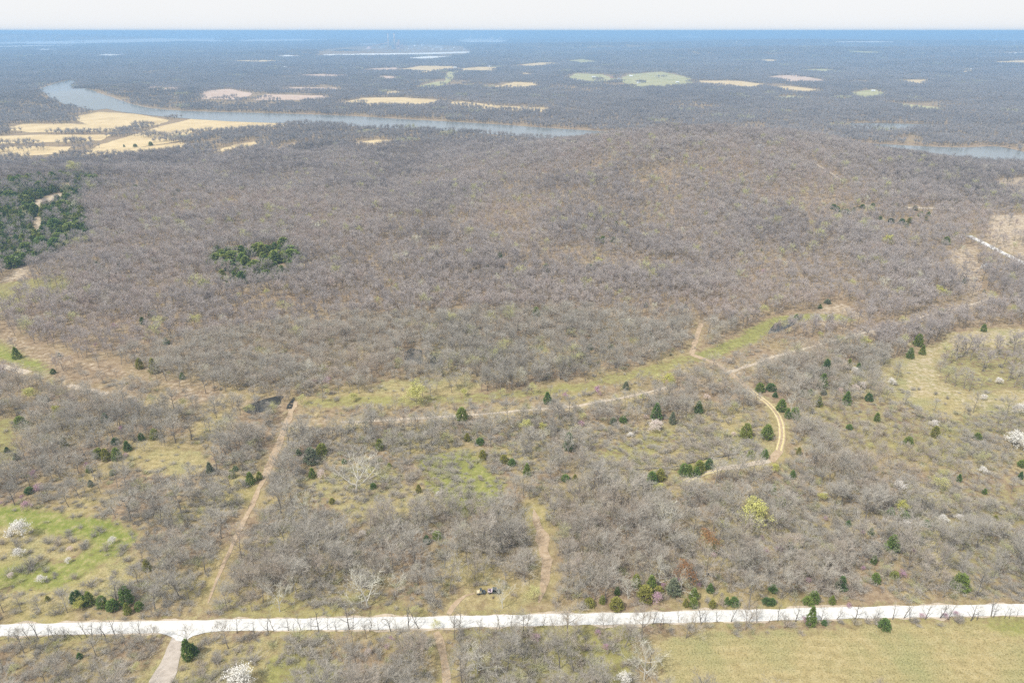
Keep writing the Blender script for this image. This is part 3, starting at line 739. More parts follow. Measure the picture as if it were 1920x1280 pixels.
PINK = [leafed(360 + i, M_PINK, 1, .24, .25, H=6.5, RAD=2.8, fork=.2, limbs=7, n2=5, n3=4, n4=3, up=.7, stems=1) for i in range(3)]
RUST = [leafed(380, M_RUST, 2, .3, .4, H=12, RAD=4.5, fork=.4, limbs=8, n2=5, n3=4, n4=3)]

def cedar(seed, H=8.0, RAD=2.4, tip=.75):
    r = random.Random(seed); T = MB(); C = MB()
    T.tube([Vector((0, 0, -.3)), Vector((0, 0, H * .4)), Vector((.05, 0, H * .9))], [H * .022, H * .016, .03], 6)
    sprays = []
    for k in range(230):       # boughs, each a ragged tuft of sprays
        h = r.random() ** 1.15; a = r.uniform(0, 6.283)
        prof = (1 - h) ** tip * (.72 + .28 * min(1, h / .14)) + .05
        q = RAD * prof * r.uniform(.55, 1.12); sprays.append((a, h, q, r.uniform(.3, .62) * (1.0 - .45 * h)))
    for a, h, q, s0 in sprays:
        c = Vector((math.cos(a) * q, math.sin(a) * q, .2 + h * (H - .4) + .1 * q)); o = Vector((math.cos(a), math.sin(a), .55)); o.normalize()
        for j in range(15):
            p = c + Vector((r.gauss(0, s0 * .55), r.gauss(0, s0 * .55), r.gauss(0, s0 * .5)))
            d = o + Vector((r.gauss(0, .5), r.gauss(0, .5), r.gauss(0, .5))); d.normalize()
            u = d.cross(Vector((0, 0, 1))); u.normalize(); u = Matrix.Rotation(r.gauss(0, .7), 3, d) @ u
            s = r.uniform(.22, .46); b = len(C.v)
            for e in (p - u * s * .5, p + u * s * .5, p + d * s * 1.2): C.v.append((e.x, e.y, e.z))
            C.face((b, b + 1, b + 2))
    return T.mesh('trunk', [M_BARK], True), C.mesh('crown', [M_CEDAR])
CEDAR = [cedar(400, 8, 2.7, .55), cedar(401, 8, 2.5, .75), cedar(402, 7, 2.9, .45), cedar(403, 8.5, 2.7, .6), cedar(404, 6.5, 2.8, .38)]

CEDAR_J = []
for tm, cm in CEDAR:
    o_ = MB(); mi = []
    for k_, me_ in ((0, tm), (1, cm)):
        b_ = len(o_.v); o_.v += [tuple(v.co) for v in me_.vertices]; o_.f += [tuple(b_ + i for i in p.vertices) for p in me_.polygons]; o_.m += [k_] * len(me_.polygons)
    CEDAR_J.append(o_.mesh('thicket_cedar', [M_BARK, M_CEDAR]))
def shrub(seed, n=150, H=2.6, RAD=2.2, tw=1.0):
    r = random.Random(seed); C = MB()
    for k in range(n // 5):
        a = r.uniform(0, 6.283); e = r.uniform(.1, 1.0); q = Vector((math.cos(a) * RAD * e, math.sin(a) * RAD * e, H * r.uniform(.6, 1.0) * (1.05 - .5 * e * e)))
        p = Vector((math.cos(a) * .35 * e, math.sin(a) * .35 * e, -.1)); C.cone(p, q, .05 * tw)
        for j in range(9):
            f = r.uniform(.3, 1); s = p.lerp(q, f); d = Vector((r.gauss(0, .6) + math.cos(a) * .4, r.gauss(0, .6) + math.sin(a) * .4, r.uniform(.1, 1.1))); d.normalize()
            C.cone(s, s + d * r.uniform(.5, 1.1), .022 * tw)
    return C
SHRUB = [shrub(500 + i, 220, 2.4 + .4 * (i % 3), 2.0 + .3 * (i % 2)).mesh('shrub', [M_TWIG]) for i in range(5)]
BRUSH = [shrub(520 + i, 150, 1.5 + .3 * (i % 3), 2.1 + .35 * (i % 2), 1.05).mesh('brush', [M_TWIG]) for i in range(5)]

def clump(seed, n=11, size=40.0, k=26, tw=.2):
    """a patch of far woodland: n small leafless trees in one mesh"""
    r = random.Random(seed); C = MB()
    for i in range(n):
        for _ in range(30):
            x, y = r.uniform(-size / 2, size / 2), r.uniform(-size / 2, size / 2)
            if all(math.hypot(x - u, y - v) > size * .2 for u, v in getattr(C, 'pos', [])): break
        C.pos = getattr(C, 'pos', []) + [(x, y)]
        H = r.uniform(10, 15); w = r.uniform(4.2, 6.5); o = Vector((x, y, 0))
        C.cur = 0
        for j in range(2): C.cone(o + Vector((r.gauss(0, .8), r.gauss(0, .8), -1)), o + Vector((r.gauss(0, .8), r.gauss(0, .8), H * .8)), .28)
        C.cur = 1
        for j in range(k):
            a = r.uniform(0, 6.28); e = r.random() ** .5; top = Vector((math.cos(a) * w * e, math.sin(a) * w * e, H * (1 - .38 * e * e) * r.uniform(.82, 1.0)))
            base = Vector((top.x * .25, top.y * .25, H * .35 + r.random() * 2)); C.cone(o + base, o + top, tw * r.uniform(.7, 1.4))
            for q in range(2):
                f = r.uniform(.45, .95); s = base.lerp(top, f)
                C.cone(o + s, o + s + Vector((r.gauss(0, 1.3), r.gauss(0, 1.3), r.uniform(.3, 1.8))), tw * .7)
    return C.mesh('wood_patch', [M_BARK, M_TWIGF])
CLUMP = [clump(600 + i) for i in range(6)]
CLUMPF = [clump(620 + i, 16, 44, 12, .55) for i in range(4)]

# ------------------------------------------------------------------ scatter (only for what nobody could count)
def scatter(name, P, rot, scl, idx, tint, meshes, label):
    pc = bpy.data.collections.new(name + ' kinds')
    for i, me in enumerate(meshes):
        o = bpy.data.objects.new('%s_kind_%02d' % (name, i), me); pc.objects.link(o)
    me = bpy.data.meshes.new(name); me.vertices.add(len(P)); me.vertices.foreach_set('co', np.asarray(P, np.float32).ravel())
    for n, t, v in (('rotz', 'FLOAT', rot), ('tint', 'FLOAT', tint), ('idx', 'INT', idx)):
        a = me.attributes.new(n, t, 'POINT'); a.data.foreach_set('value', np.asarray(v, np.int32 if t == 'INT' else np.float32))
    a = me.attributes.new('scl', 'FLOAT_VECTOR', 'POINT'); a.data.foreach_set('vector', np.asarray(scl, np.float32).ravel())
    o = link(name, me, kind='stuff', label=label)
    g = bpy.data.node_groups.new(name, 'GeometryNodeTree')
    g.interface.new_socket('Geometry', in_out='INPUT', socket_type='NodeSocketGeometry'); g.interface.new_socket('Geometry', in_out='OUTPUT', socket_type='NodeSocketGeometry')
    gi = g.nodes.new('NodeGroupInput'); go = g.nodes.new('NodeGroupOutput'); ip = g.nodes.new('GeometryNodeInstanceOnPoints')
    ci = g.nodes.new('GeometryNodeCollectionInfo'); ci.inputs['Collection'].default_value = pc
    ci.inputs['Separate Children'].default_value = True; ci.inputs['Reset Children'].default_value = True
    def na(n, t):
        k = g.nodes.new('GeometryNodeInputNamedAttribute'); k.data_type = t; k.inputs['Name'].default_value = n; return k.outputs['Attribute']
    cx = g.nodes.new('ShaderNodeCombineXYZ'); L = g.links.new
    L(na('rotz', 'FLOAT'), cx.inputs['Z']); L(cx.outputs[0], ip.inputs['Rotation']); L(na('scl', 'FLOAT_VECTOR'), ip.inputs['Scale']); L(na('idx', 'INT'), ip.inputs['Instance Index'])
    ip.inputs['Pick Instance'].default_value = True
    L(gi.outputs[0], ip.inputs['Points']); L(ci.outputs[0], ip.inputs['Instance']); L(ip.outputs[0], go.inputs[0])
    md = o.modifiers.new('scatter', 'NODES'); md.node_group = g
    return o
def jgrid(s, d0, d1, half=41, ylim=None, back=0):
    n = int(d1 / s) + 1
    X, Y = np.meshgrid(np.arange(-n, n + 1) * s, np.arange(0, n + 1) * s)
    x = (X + (rng.random(X.shape) - .5) * s * .95).ravel(); y = (Y + (rng.random(X.shape) - .5) * s * .95).ravel()
    d = np.hypot(x, y); m = (d > d0) & (d < d1) & (np.abs(np.degrees(np.arctan2(x, y))) < half)
    return x[m], y[m]
def tint_at(x, y, n):
    """bark tint: grey and brown drift over the land, a few trees in yellow bud"""
    g = fbm(x / 90, y / 90, 91); t = np.clip(.33 + (g - .5) * .6 + rng.normal(0, .09, n), .05, .66)
    b = rng.random(n); budp = .02 + .05 * (fbm(x / 110, y / 110, 55) > .56)
    t = np.where(b < budp, rng.uniform(.78, .9, n), t)
    return np.where(rng.random(n) < .008, .98, t)

# ------------------------------------------------------------------ things: every countable plant, vehicle and building
THINGS = []          # (object, kind, px, py, look, head phrase, group)
def reg(o, kind, px, py, look, head, cat, group): 
    o['category'] = cat; o['group'] = group; THINGS.append((o, kind, px, py, look, head)); return o
def plant(name, pair, px, py, H, h_mesh, tint, look, head, cat, group, rz=None, wid=1.0, xy=None):
    """px, py: where the stem meets the ground in the photo; H: height in metres"""
    x, y = at(px, py) if xy is None else xy
    s = H / h_mesh
    o = empty(name, (x, y, float(Z(x, y))), random.uniform(0, 6.28) if rz is None else rz, (s * wid, s * wid, s))
    child('trunk', pair[0], o, tint); child('crown', pair[1], o, tint)
    return reg(o, name, px, py, look, head, cat, group)
def hm(px, py, h):
    """height in metres of an upright thing h pixels tall whose foot is at px, py"""
    x, y = at(px, py); el = math.atan2(CAMH - float(Z(x, y)), math.hypot(x, y))
    return h * mpp(px, py) / max(.5, math.cos(el)) 

# ---- red cedars: foot of the tree and its height in photo pixels
CED = [(1424, 734, 16), (1445, 731, 12), (1453, 744, 9), (1541, 727, 27), (1547, 703, 30), (1590, 692, 20), (1503, 743, 14), (1464, 770, 22), (1476, 783, 18), (1489, 784, 20), (1535, 761, 18), (1586, 758, 25),
 (1628, 751, 14), (1643, 789, 16), (1592, 804, 9), (1437, 821, 25), (1398, 821, 27), (1407, 859, 15), (1433, 859, 17), (1520, 738, 9), (1544, 739, 9), (1608, 696, 16), (1720, 648, 22), (1705, 671, 20), (1728, 664, 18),
 (1843, 621, 14), (1493, 599, 10), (1537, 578, 8), (1551, 569, 8), (1773, 458, 14), (1807, 531, 10), (1845, 548, 6), (1562, 392, 9), (1570, 397, 10), (1578, 399, 8), (1586, 401, 9), (1600, 397, 8), (1613, 405, 10), (1617, 390, 7), (1636, 389, 8),
 (1670, 418, 9), (1690, 420, 10), (1705, 418, 10), (1726, 406, 9), (1735, 414, 9), (1715, 394, 9), (1650, 412, 7), (1700, 426, 8), (1740, 405, 8),
 (1282, 890, 20), (1291, 892, 21), (1306, 892, 17), (1311, 884, 20), (1329, 878, 18), (1222, 905, 20), (1237, 899, 20), (1230, 786, 30), (1260, 794, 22), (1309, 774, 22), (1066, 844, 32), (1026, 756, 21), (1173, 730, 15), (1150, 796, 13), (1168, 791, 11),
 (866, 787, 22), (876, 826, 14), (900, 832, 11), (712, 843, 20), (585, 868, 28), (604, 852, 20), (586, 895, 18), (560, 852, 10), (905, 860, 16), (945, 867, 14), (960, 872, 12), (988, 891, 22), (1155, 901, 15), (1078, 902, 13), (1060, 900, 10), (785, 922, 14), (800, 1018, 14), (820, 1008, 11), (623, 943, 10), (700, 915, 9), (645, 868, 8), (730, 875, 7),
 (1155, 1140, 18), (1129, 1130, 13), (1105, 1134, 11), (1192, 1098, 20), (1220, 1106, 26), (1210, 1123, 22), (1262, 1113, 28), (1300, 1122, 19), (1300, 1137, 16), (1285, 1136, 14), (1331, 1109, 15), (1335, 1138, 13), (1362, 1133, 14), (1376, 1134, 14), (1437, 1131, 10), (1157, 1114, 14), (1233, 1112, 12),
 (1447, 1132, 10), (1479, 1031, 15), (1525, 1127, 18), (1514, 1131, 12), (1559, 1131, 15), (1576, 1104, 24), (1449, 1108, 12), (1518, 1172, 35), (1657, 1178, 18), (1545, 1170, 8), (1671, 1032, 30), (1637, 1056, 16), (1640, 1092, 18), (1677, 1083, 12), (1798, 1103, 28), (1725, 1019, 14), (1632, 1002, 14),
 (1485, 896, 15), (1449, 926, 18), (1464, 948, 16), (1670, 963, 12), (1685, 972, 12), (1695, 970, 12), (1752, 818, 20), (1702, 834, 16), (1865, 975, 10), (1915, 874, 12), (1912, 897, 14), (1797, 902, 14), (1832, 823, 12), (1497, 852, 14), (1590, 985, 10), (1736, 985, 10), (1845, 925, 10),
 (41, 800, 20), (122, 838, 22), (32, 861, 12), (220, 861, 22), (217, 832, 12), (291, 822, 18), (266, 825, 14), (240, 844, 18), (200, 862, 22), (186, 858, 18), (168, 885, 13), (171, 911, 12), (212, 889, 9), (395, 888, 22), (435, 895, 15), (442, 882, 8), (470, 907, 22), (487, 898, 14), (56, 923, 10), (14, 847, 10), (199, 792, 18), (88, 752, 12), (342, 710, 12), (100, 700, 9),
 (145, 1129, 22), (170, 1132, 24), (158, 1134, 16), (193, 1137, 20), (212, 1142, 18), (239, 1132, 32), (240, 1150, 20), (277, 1068, 20), (355, 1235, 36), (362, 1228, 20), (150, 1233, 10), (262, 1142, 14), (90, 1125, 9),
 (33, 672, 22), (112, 668, 7), (263, 691, 20), (290, 699, 28), (312, 645, 12), (310, 592, 14), (287, 592, 10), (268, 608, 14), (363, 549, 14), (380, 535, 12), (257, 361, 14), (332, 364, 11), (328, 378, 9), (355, 349, 6), (205, 520, 14), (190, 505, 12), (225, 500, 10), (215, 490, 12), (180, 500, 10),
 (938, 492, 19), (930, 484, 11), (942, 502, 8), (985, 496, 8), (1023, 511, 16), (1005, 592, 16), (964, 523, 8), (1106, 654, 11), (1145, 653, 8), (1130, 456, 13), (1150, 454, 10), (1120, 452, 10), (1155, 427, 12), (1176, 437, 9), (1105, 506, 11), (1116, 505, 10), (1080, 585, 7), (1210, 575, 8), (1260, 580, 9), (1285, 577, 8), (914, 502, 8), (1428, 470, 6), (1015, 655, 7), (233, 276, 5), (254, 276, 6), (283, 273, 7)]
def cedar_look(t): return 'dark green' if t < .3 else 'olive green' if t < .6 else 'rusty brown-green' if t < .9 else 'blue-grey green'
def add_cedar(px, py, h, fat=None):
    H = hm(px, py, h) * 1.0; i = random.randrange(5); t = random.choice([.3, .4, .45, .5, .55, .62] if fat else [.05, .2, .3, .38, .45, .5, .62, .72, .97])
    hh = (8, 8, 7, 8.5, 6.5)[i]
    plant('cedar_tree', CEDAR[i], px, py, H, hh, t, cedar_look(t), 'red cedar', 'cedar tree', 'evergreen cedars dotted over the land', wid=fat or random.uniform(.85, 1.15) * (1.4 if h < 13 else .62 if h > 30 else .98))
for c in CED: add_cedar(*c)
GROVES = [([(-10, 345), (60, 336), (120, 331), (190, 333), (200, 346), (150, 362), (165, 420), (172, 452), (120, 457), (90, 488), (40, 500), (-10, 505)], 56), ([(402, 472), (470, 474), (530, 464), (566, 492), (540, 522), (470, 532), (430, 546), (404, 505)], 24)]
NOGO = wpoly([(55, 432), (70, 400), (60, 380), (110, 358), (127, 365), (78, 386), (82, 420), (72, 442)])
for poly, n in GROVES:
    P = wpoly(poly); k = 0; put = []
    for _ in range(6000):
        if k >= n: break
        x = random.uniform(P[:, 0].min(), P[:, 0].max()); y = random.uniform(P[:, 1].min(), P[:, 1].max())
        if not inside(P, np.array([x]), np.array([y]))[0] or inside(NOGO, np.array([x]), np.array([y]))[0] or any(math.hypot(x - a, y - b) < 6 for a, b in put): continue
        if fbm(np.array([x / 40]), np.array([y / 40]), 77)[0] < .3: continue
        put.append((x, y)); k += 1
        px, py = pix(x, y, Z(x, y)); add_cedar(float(px), float(py), random.uniform(9, 15) * (1.3 if py > 430 else 1) * (1.2 if n < 60 else 1.1), random.uniform(1.45, 1.9))

gx, gy = [], []
for poly, n in GROVES:
    P = wpoly(poly); x, y = jgrid(5.2 if n > 30 else 6.5, 300, 1400, 50)
    m = inside(P, x, y) & ~inside(NOGO, x, y) & (fbm(x / 26, y / 26, 78) > .4); gx.append(x[m]); gy.append(y[m])
gx, gy = np.concatenate(gx), np.concatenate(gy); n = len(gx); k = rng.uniform(.55, 1.15, n)
scatter('cedar_thicket', np.c_[gx, gy, Z(gx, gy)], rng.uniform(0, 6.28, n), np.c_[k * 1.25, k * 1.25, k], rng.integers(0, 5, n), rng.choice([.32, .4, .48, .55, .65], n), CEDAR_J, 'dense dark green cedar thickets on the left of the wooded hill')
# ---- trees in yellow-green bud: middle of the crown and its width in photo pixels
BUDS = [(780, 740, 44, 0), (1409, 970, 64, 0), (1353, 982, 34, 1), (1232, 913, 22, 0), (1452, 881, 9, 0), (1757, 905, 40, 1), (1690, 950, 28, 0), (985, 800, 26, 0), (1018, 800, 18, 0), (665, 743, 18, 0), (565, 748, 24, 1), (1255, 715, 28, 0), (1232, 708, 24, 1), (60, 738, 28, 0), (350, 755, 28, 1), (287, 750, 28, 1), (110, 772, 22, 0),
 (1430, 580, 26, 1), (1760, 546, 20, 0), (1662, 454, 22, 0), (1597, 532, 20, 1), (1858, 557, 26, 1), (1727, 616, 20, 1), (1763, 584, 15, 0), (1620, 641, 22, 0), (1320, 698, 22, 1), (1573, 601, 26, 1), (1537, 628, 9, 0), (1693, 604, 26, 1), (1300, 521, 18, 1), (1693, 344, 14, 0), (1630, 361, 16, 0), (1317, 319, 12, 0), (1123, 491, 17, 0), (1220, 352, 11, 0), (1053, 531, 18, 1), (790, 491, 20, 1), (1257, 491, 14, 1),
 (335, 499, 14, 1), (242, 524, 12, 0), (200, 511, 12, 0), (370, 598, 26, 1), (310, 601, 24, 1), (500, 548, 18, 1), (300, 558, 20, 1), (80, 309, 18, 0), (143, 318, 30, 1), (245, 316, 14, 0), (305, 318, 14, 0), (208, 321, 9, 0), (343, 318, 10, 0), (780, 1142, 24, 1), (817, 1167, 26, 1), (1000, 1107, 38, 1), (807, 1222, 22, 1), (775, 760, 14, 1), (1155, 745, 16, 1), (1204, 745, 14, 0), (1090, 780, 24, 1), (1510, 825, 16, 1), (1540, 932, 16, 0), (1637, 880, 12, 1), (1628, 835, 14, 1), (740, 585, 16, 1), (615, 735, 12, 1), (470, 765, 26, 1), (870, 735, 16, 0), (940, 735, 20, 1), (1000, 728, 26, 1), (30, 1255, 24, 1), (255, 1250, 24, 1), (100, 785, 20, 1), (150, 1138, 10, 0)]
for px, py, w, p in BUDS:
    m = mpp(px, py); foot = py + w * .42; set_ = BUDP if p else BUD
    H = w * m / 1.1; i = random.randrange(len(set_))
    t = random.uniform(.75, .86) if p else random.uniform(.5, .7)
    plant('budding_tree', set_[i], px, foot, max(4, H), 11.5, t, 'pale' if p else 'bright', 'yellow-green budding tree', 'budding tree', 'trees in yellow-green spring bud', wid=1.12)
# ---- trees in white and pale pink blossom
WHITES = [(42, 990, 38, .2), (38, 1037, 20, .2), (128, 1050, 11, .3), (133, 1029, 10, .9), (79, 1086, 17, .3), (211, 1013, 15, .2), (22, 1078, 12, .8), (455, 1272, 54, .1), (1170, 1272, 28, .1), (1900, 828, 36, .1), (1912, 768, 26, .5), (1842, 883, 16, .2), (1685, 912, 22, .5), (1750, 794, 16, .6), (1767, 974, 18, .2), (1796, 969, 14, .5), (1696, 982, 18, .5), (1227, 800, 26, .8), (1210, 782, 9, .9), (1325, 746, 14, .9), (1573, 733, 13, 1.), (1602, 728, 15, .9), (1617, 722, 16, .7), (1587, 690, 10, .6), (1603, 696, 16, .5), (1672, 716, 14, .4), (603, 890, 16, .9), (823, 926, 11, .5), (1545, 926, 10, .5), (1658, 976, 10, .4), (680, 1000, 14, .6), (1376, 814, 10, .9), (1873, 715, 14, .5), (1182, 815, 12, .5), (690, 1222, 10, .8), (1843, 745, 12, .5)]
for px, py, w, t in WHITES:
    m = mpp(px, py); H = w * m / 1.3; i = random.randrange(3)
    plant('blossoming_tree', WHITE[i], px, py + w * .38, max(1.8, H), 6.2, t, 'white' if t < .55 else 'pale pink-white', 'blossoming tree', 'blossoming tree', 'trees in white blossom', wid=1.08)
# ---- redbuds
PINKS = [(252, 754, 10), (228, 805, 10), (237, 854, 10), (163, 871, 8), (65, 890, 15), (74, 916, 17), (43, 933, 9), (52, 949, 18), (2, 944, 9), (615, 715, 15), (590, 716, 9), (1060, 744, 13), (1120, 734, 17), (1090, 796, 13), (1005, 1196, 18), (1120, 1186, 13), (1136, 1213, 14), (1230, 1122, 24), (1243, 1098, 11), (1310, 1098, 9), (1272, 1088, 9), (1370, 1046, 15), (1338, 1041, 11), (1428, 1009, 9), (1435, 1033, 13), (1689, 1076, 16), (1457, 1030, 15), (1515, 1088, 11), (1617, 999, 8), (1617, 1066, 9), (1507, 1161, 13), (1727, 1154, 12), (1770, 1154, 12), (1790, 1150, 12), (1712, 1033, 11), (1547, 973, 8), (735, 1198, 10), (727, 1213, 9), (217, 616, 14), (180, 648, 8), (613, 690, 8), (1430, 511, 10), (870, 687, 8), (1590, 1137, 7), (1085, 1050, 9)]
for px, py, w in PINKS:
    m = mpp(px, py); H = max(2.0, w * m / 1.0); i = random.randrange(3); t = random.random()
    plant('redbud_tree', PINK[i], px, py + w * .42, H, 6.0, t * .6 + .1, 'deep pink' if t < .5 else 'soft pink', 'redbud', 'redbud tree', 'redbuds in pink flower')

# ---- leafless trees: named big ones, the row along the road, then the wood
BIG = [(668, 922, 62, 1, 1.35), (574, 980, 55, 1, .8), (1234, 1098, 50, 1, .8), (1276, 1112, 42, 1, .9), (1178, 1122, 38, 1, 1.15), (525, 1146, 46, 1, 1.0), (690, 1138, 60, 1, 1.3), (746, 1112, 36, 1, .9), (942, 1140, 42, 1, .9), (895, 1262, 46, 1, 1.1), (1208, 1274, 50, 1, 1.25), (352, 1206, 30, 0, 1.2), (316, 1072, 48, 0, 1.1),
       (1240, 1005, 58, 1, .9), (1300, 1000, 46, 0, 1.1), (1293, 945, 44, 0, 1.25), (1366, 862, 34, 0, 1.2), (1204, 938, 36, 0, 1.2), (415, 1008, 54, 0, 1.2), (582, 715, 42, 1, 1.0), (1372, 1065, 42, 0, .7), (1090, 1020, 46, 0, 1.1), (1175, 1010, 52, 0, 1.0), (1120, 975, 44, 1, 1.0), (340, 960, 52, 0, 1.3), (245, 975, 52, 0, 1.4), (330, 830, 50, 0, 1.2), (420, 830, 46, 0, 1.2), (1482, 775, 32, 1, 1.2), (385, 1075, 50, 0, 1.0), (1085, 1112, 46, 0, 1.1), (985, 1090, 50, 0, 1.2), (1140, 1100, 48, 0, 1.0), (1550, 1085, 44, 0, 1.1)]
def bare_look(t): return 'dark grey' if t < .2 else 'mid grey' if t < .32 else 'light grey' if t < .46 else 'brownish' if t < .62 else 'tan' if t < .75 else 'yellow-tinged' if t < .95 else 'whitish'
NB = 0
HB = [k['H'] * .93 for k in spec]
def add_bare(pair, px, py, H, h_mesh, t, head, wid=1.0, xy=None):
    global NB
    NB += 1
    return plant('bare_tree', pair, px, py, H, h_mesh, t, bare_look(t), head, 'bare tree', 'leafless trees of the near woodland', wid=wid, xy=xy)
occupied = []
for px, py, h, pale, wd in BIG:
    H = hm(px, py, h) * 1.0
    if pale: add_bare(PALEB[random.randrange(4)], px, py, H, 12.5, .99, 'stout-limbed bare tree', wd)
    else:
        i = random.choice([0, 2, 6]); add_bare(BARE[i], px, py, H, HB[i], random.uniform(.26, .44), 'broad bare tree', wd)
    occupied.append(at(px, py))
ROWX = [-5, 18, 31, 46, 56, 72, 86, 99, 111, 121, 131, 142, 152, 164, 176, 188, 201, 216, 229, 246, 262, 446, 476, 500, 511, 536, 549, 563, 578, 593, 614, 626, 657, 667, 691, 705, 737, 762, 790, 846, 864, 896, 942, 957, 988, 1021, 1037, 1061, 1148, 1200, 1221, 1239, 1246, 1260, 1271, 1298, 1312, 1322, 1347, 1372, 1402, 1419, 1441, 1462, 1474, 1490, 1535, 1567, 1604, 1622, 1634, 1645, 1672, 1690, 1704, 1736, 1762, 1782, 1816, 1831, 1858, 1866, 1884, 1897, 1909]
for px in ROWX:
    x = np.interp(px, [0, 480, 960, 1440, 1920], [1193, 1183, 1174, 1163, 1154]); py = x + random.uniform(-1, 7) + (4 if px < 280 else 0); px += random.uniform(-5, 5)
    big = px in (446, 846, 667, 1621, 1402, 1037, 1312, 578, 614)
    h = random.uniform(36, 50) if big else random.uniform(16, 42); i = random.randrange(5)
    pr = BARE[random.choice([1, 3, 7])] if big else SLIM[i]
    add_bare(pr, px, py, hm(px, py, h), 13 if big else 7.4, random.uniform(.0, .2), 'bare roadside tree' if big else 'slim roadside sapling', random.uniform(.8, 1.1) if big else random.uniform(.9, 1.35))
    occupied.append(at(px, py))
plant('rusty_leaved_tree', RUST[0], 1277, 1100, hm(1277, 1100, 40), 11.5, .2, 'rusty brown', 'tree still holding dead leaves', 'tree', 'trees still holding dead brown leaves')
plant('rusty_leaved_tree', RUST[0], 1321, 1040, hm(1321, 1040, 40), 11.5, .8, 'rusty brown', 'tree still holding dead leaves', 'tree', 'trees still holding dead brown leaves')

x, y = jgrid(4.3, 105, 440, 52)
_, dt, db = cover_at(x, y)
open_ = fbm(x / 38, y / 38, 15)
far_ = np.clip((np.hypot(x, y) - 300) / 60, 0, 1)
prob = dt * np.clip(.62 + .22 * far_ + 1.7 * (open_ - .45), .3, 1)
m = (rng.random(len(x)) < prob) & ~blocked(x, y); x, y = x[m], y[m]
if len(occupied):
    oc = np.array(occupied); m = np.min(np.hypot(x[:, None] - oc[None, :, 0], y[:, None] - oc[None, :, 1]), 1) > 3.0; x, y = x[m], y[m]
def clear_of_specials(x, y, k=1.0):
    m = np.ones(len(x), bool)
    for o, kind, px_, py_, look, head in THINGS:
        if kind in ('bare_tree', 'shrub'): continue
        q = o.location; e = math.hypot(q.x, q.y); ux, uy = -q.x / e, -q.y / e
        L = {'cedar_tree': 8, 'budding_tree': 7, 'blossoming_tree': 8, 'redbud_tree': 6}.get(kind, 5) * k
        a = (x - q.x) * ux + (y - q.y) * uy; b = np.abs((x - q.x) * -uy + (y - q.y) * ux)
        m &= ~((a > -2) & (a < L) & (b < 2.6 * k))
    for T_, w_ in ((TRK_B, 5.5), (TRK_A, 5.5), (TRK_C, 6), (TRL_E, 4.5), (TRL_R, 4.5), (COR_R, 6)):        # no tall crown hanging over the near side of the tracks
        m &= ~(dline(T_ - np.array([0, 2.6]), x, y) < w_ * k)
    q = at(914, 1111); a = q[1] - y; m &= ~((a > -3) & (a < 12 * k) & (np.abs(x - q[0]) < 5))
    return m
m = clear_of_specials(x, y); x, y = x[m], y[m]
n = len(x); z = Z(x, y); d = np.hypot(x, y); farw = np.clip((d - 290) / 60, 0, 1)
grown = fbm(x / 30, y / 30, 33)
sc = np.clip(rng.lognormal(-.30, .33, n) + .6 * (grown - .5), .3, 1.3); sc = (sc * (1 - farw) + farw * rng.uniform(.5, 1.05, n)) * low_at(x, y)
idx = rng.integers(0, 8, n); tint = tint_at(x, y, n); wid = rng.uniform(.85, 1.2, n)
px, py = pix(x, y, z); hs = sc / d
inframe = (px > 8) & (px < 1912) & (py < 1276)
order = np.argsort(np.where(inframe, -hs, 1)); take = order[:max(0, 298 - NB)]
for k in take:
    i = int(idx[k]); t = float(tint[k])
    head = ('tall ' if sc[k] > .85 else 'small ' if sc[k] < .5 else '') + ('broad ' if wid[k] > 1.1 else 'slender ' if wid[k] < .92 else '') + 'bare tree'
    add_bare(BARE[i], float(px[k]), float(py[k]), float(sc[k] * HB[i]), HB[i], t, head, float(wid[k]), xy=(float(x[k]), float(y[k])))
rest = np.ones(n, bool); rest[take] = False
nx_, ny_, nz_, ns_, ni_, nt_, nw_ = x[rest], y[rest], z[rest], sc[rest], idx[rest], tint[rest], wid[rest]
# far side of the wood
x, y = jgrid(5.5, 440, 1330, 45)
_, dt, db = cover_at(x, y); m = (rng.random(len(x)) < dt * np.clip(.95 + 1.2 * (fbm(x / 55, y / 55, 29) - .42), .75, .99)) & ~blocked(x, y)
for P, k in ((wpoly(GROVES[0][0]), .3), (wpoly(GROVES[1][0]), .25)): m &= ~(inside(P, x, y) & (rng.random(len(x)) > k))
x, y = x[m], y[m]; m = clear_of_specials(x, y, 1.15); x, y = x[m], y[m]; n2 = len(x)
X = np.r_[nx_, x]; Y = np.r_[ny_, y]; ZZ = np.r_[nz_, Z(x, y)]
s2 = np.clip(.84 + .9 * (fbm(x / 45, y / 45, 61) - .5) + rng.normal(0, .13, n2), .5, 1.2); w2 = rng.uniform(.9, 1.2, n2)
Sx = np.r_[ns_ * nw_, s2 * w2]; Sz = np.r_[ns_, s2]
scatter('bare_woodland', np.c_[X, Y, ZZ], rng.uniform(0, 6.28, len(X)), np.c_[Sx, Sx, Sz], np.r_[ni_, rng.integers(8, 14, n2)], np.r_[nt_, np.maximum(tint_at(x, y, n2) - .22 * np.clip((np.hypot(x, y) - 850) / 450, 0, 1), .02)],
        [b[2] for b in BARE] + MIDT, 'leafless grey-brown woodland covering the hill beyond the road')
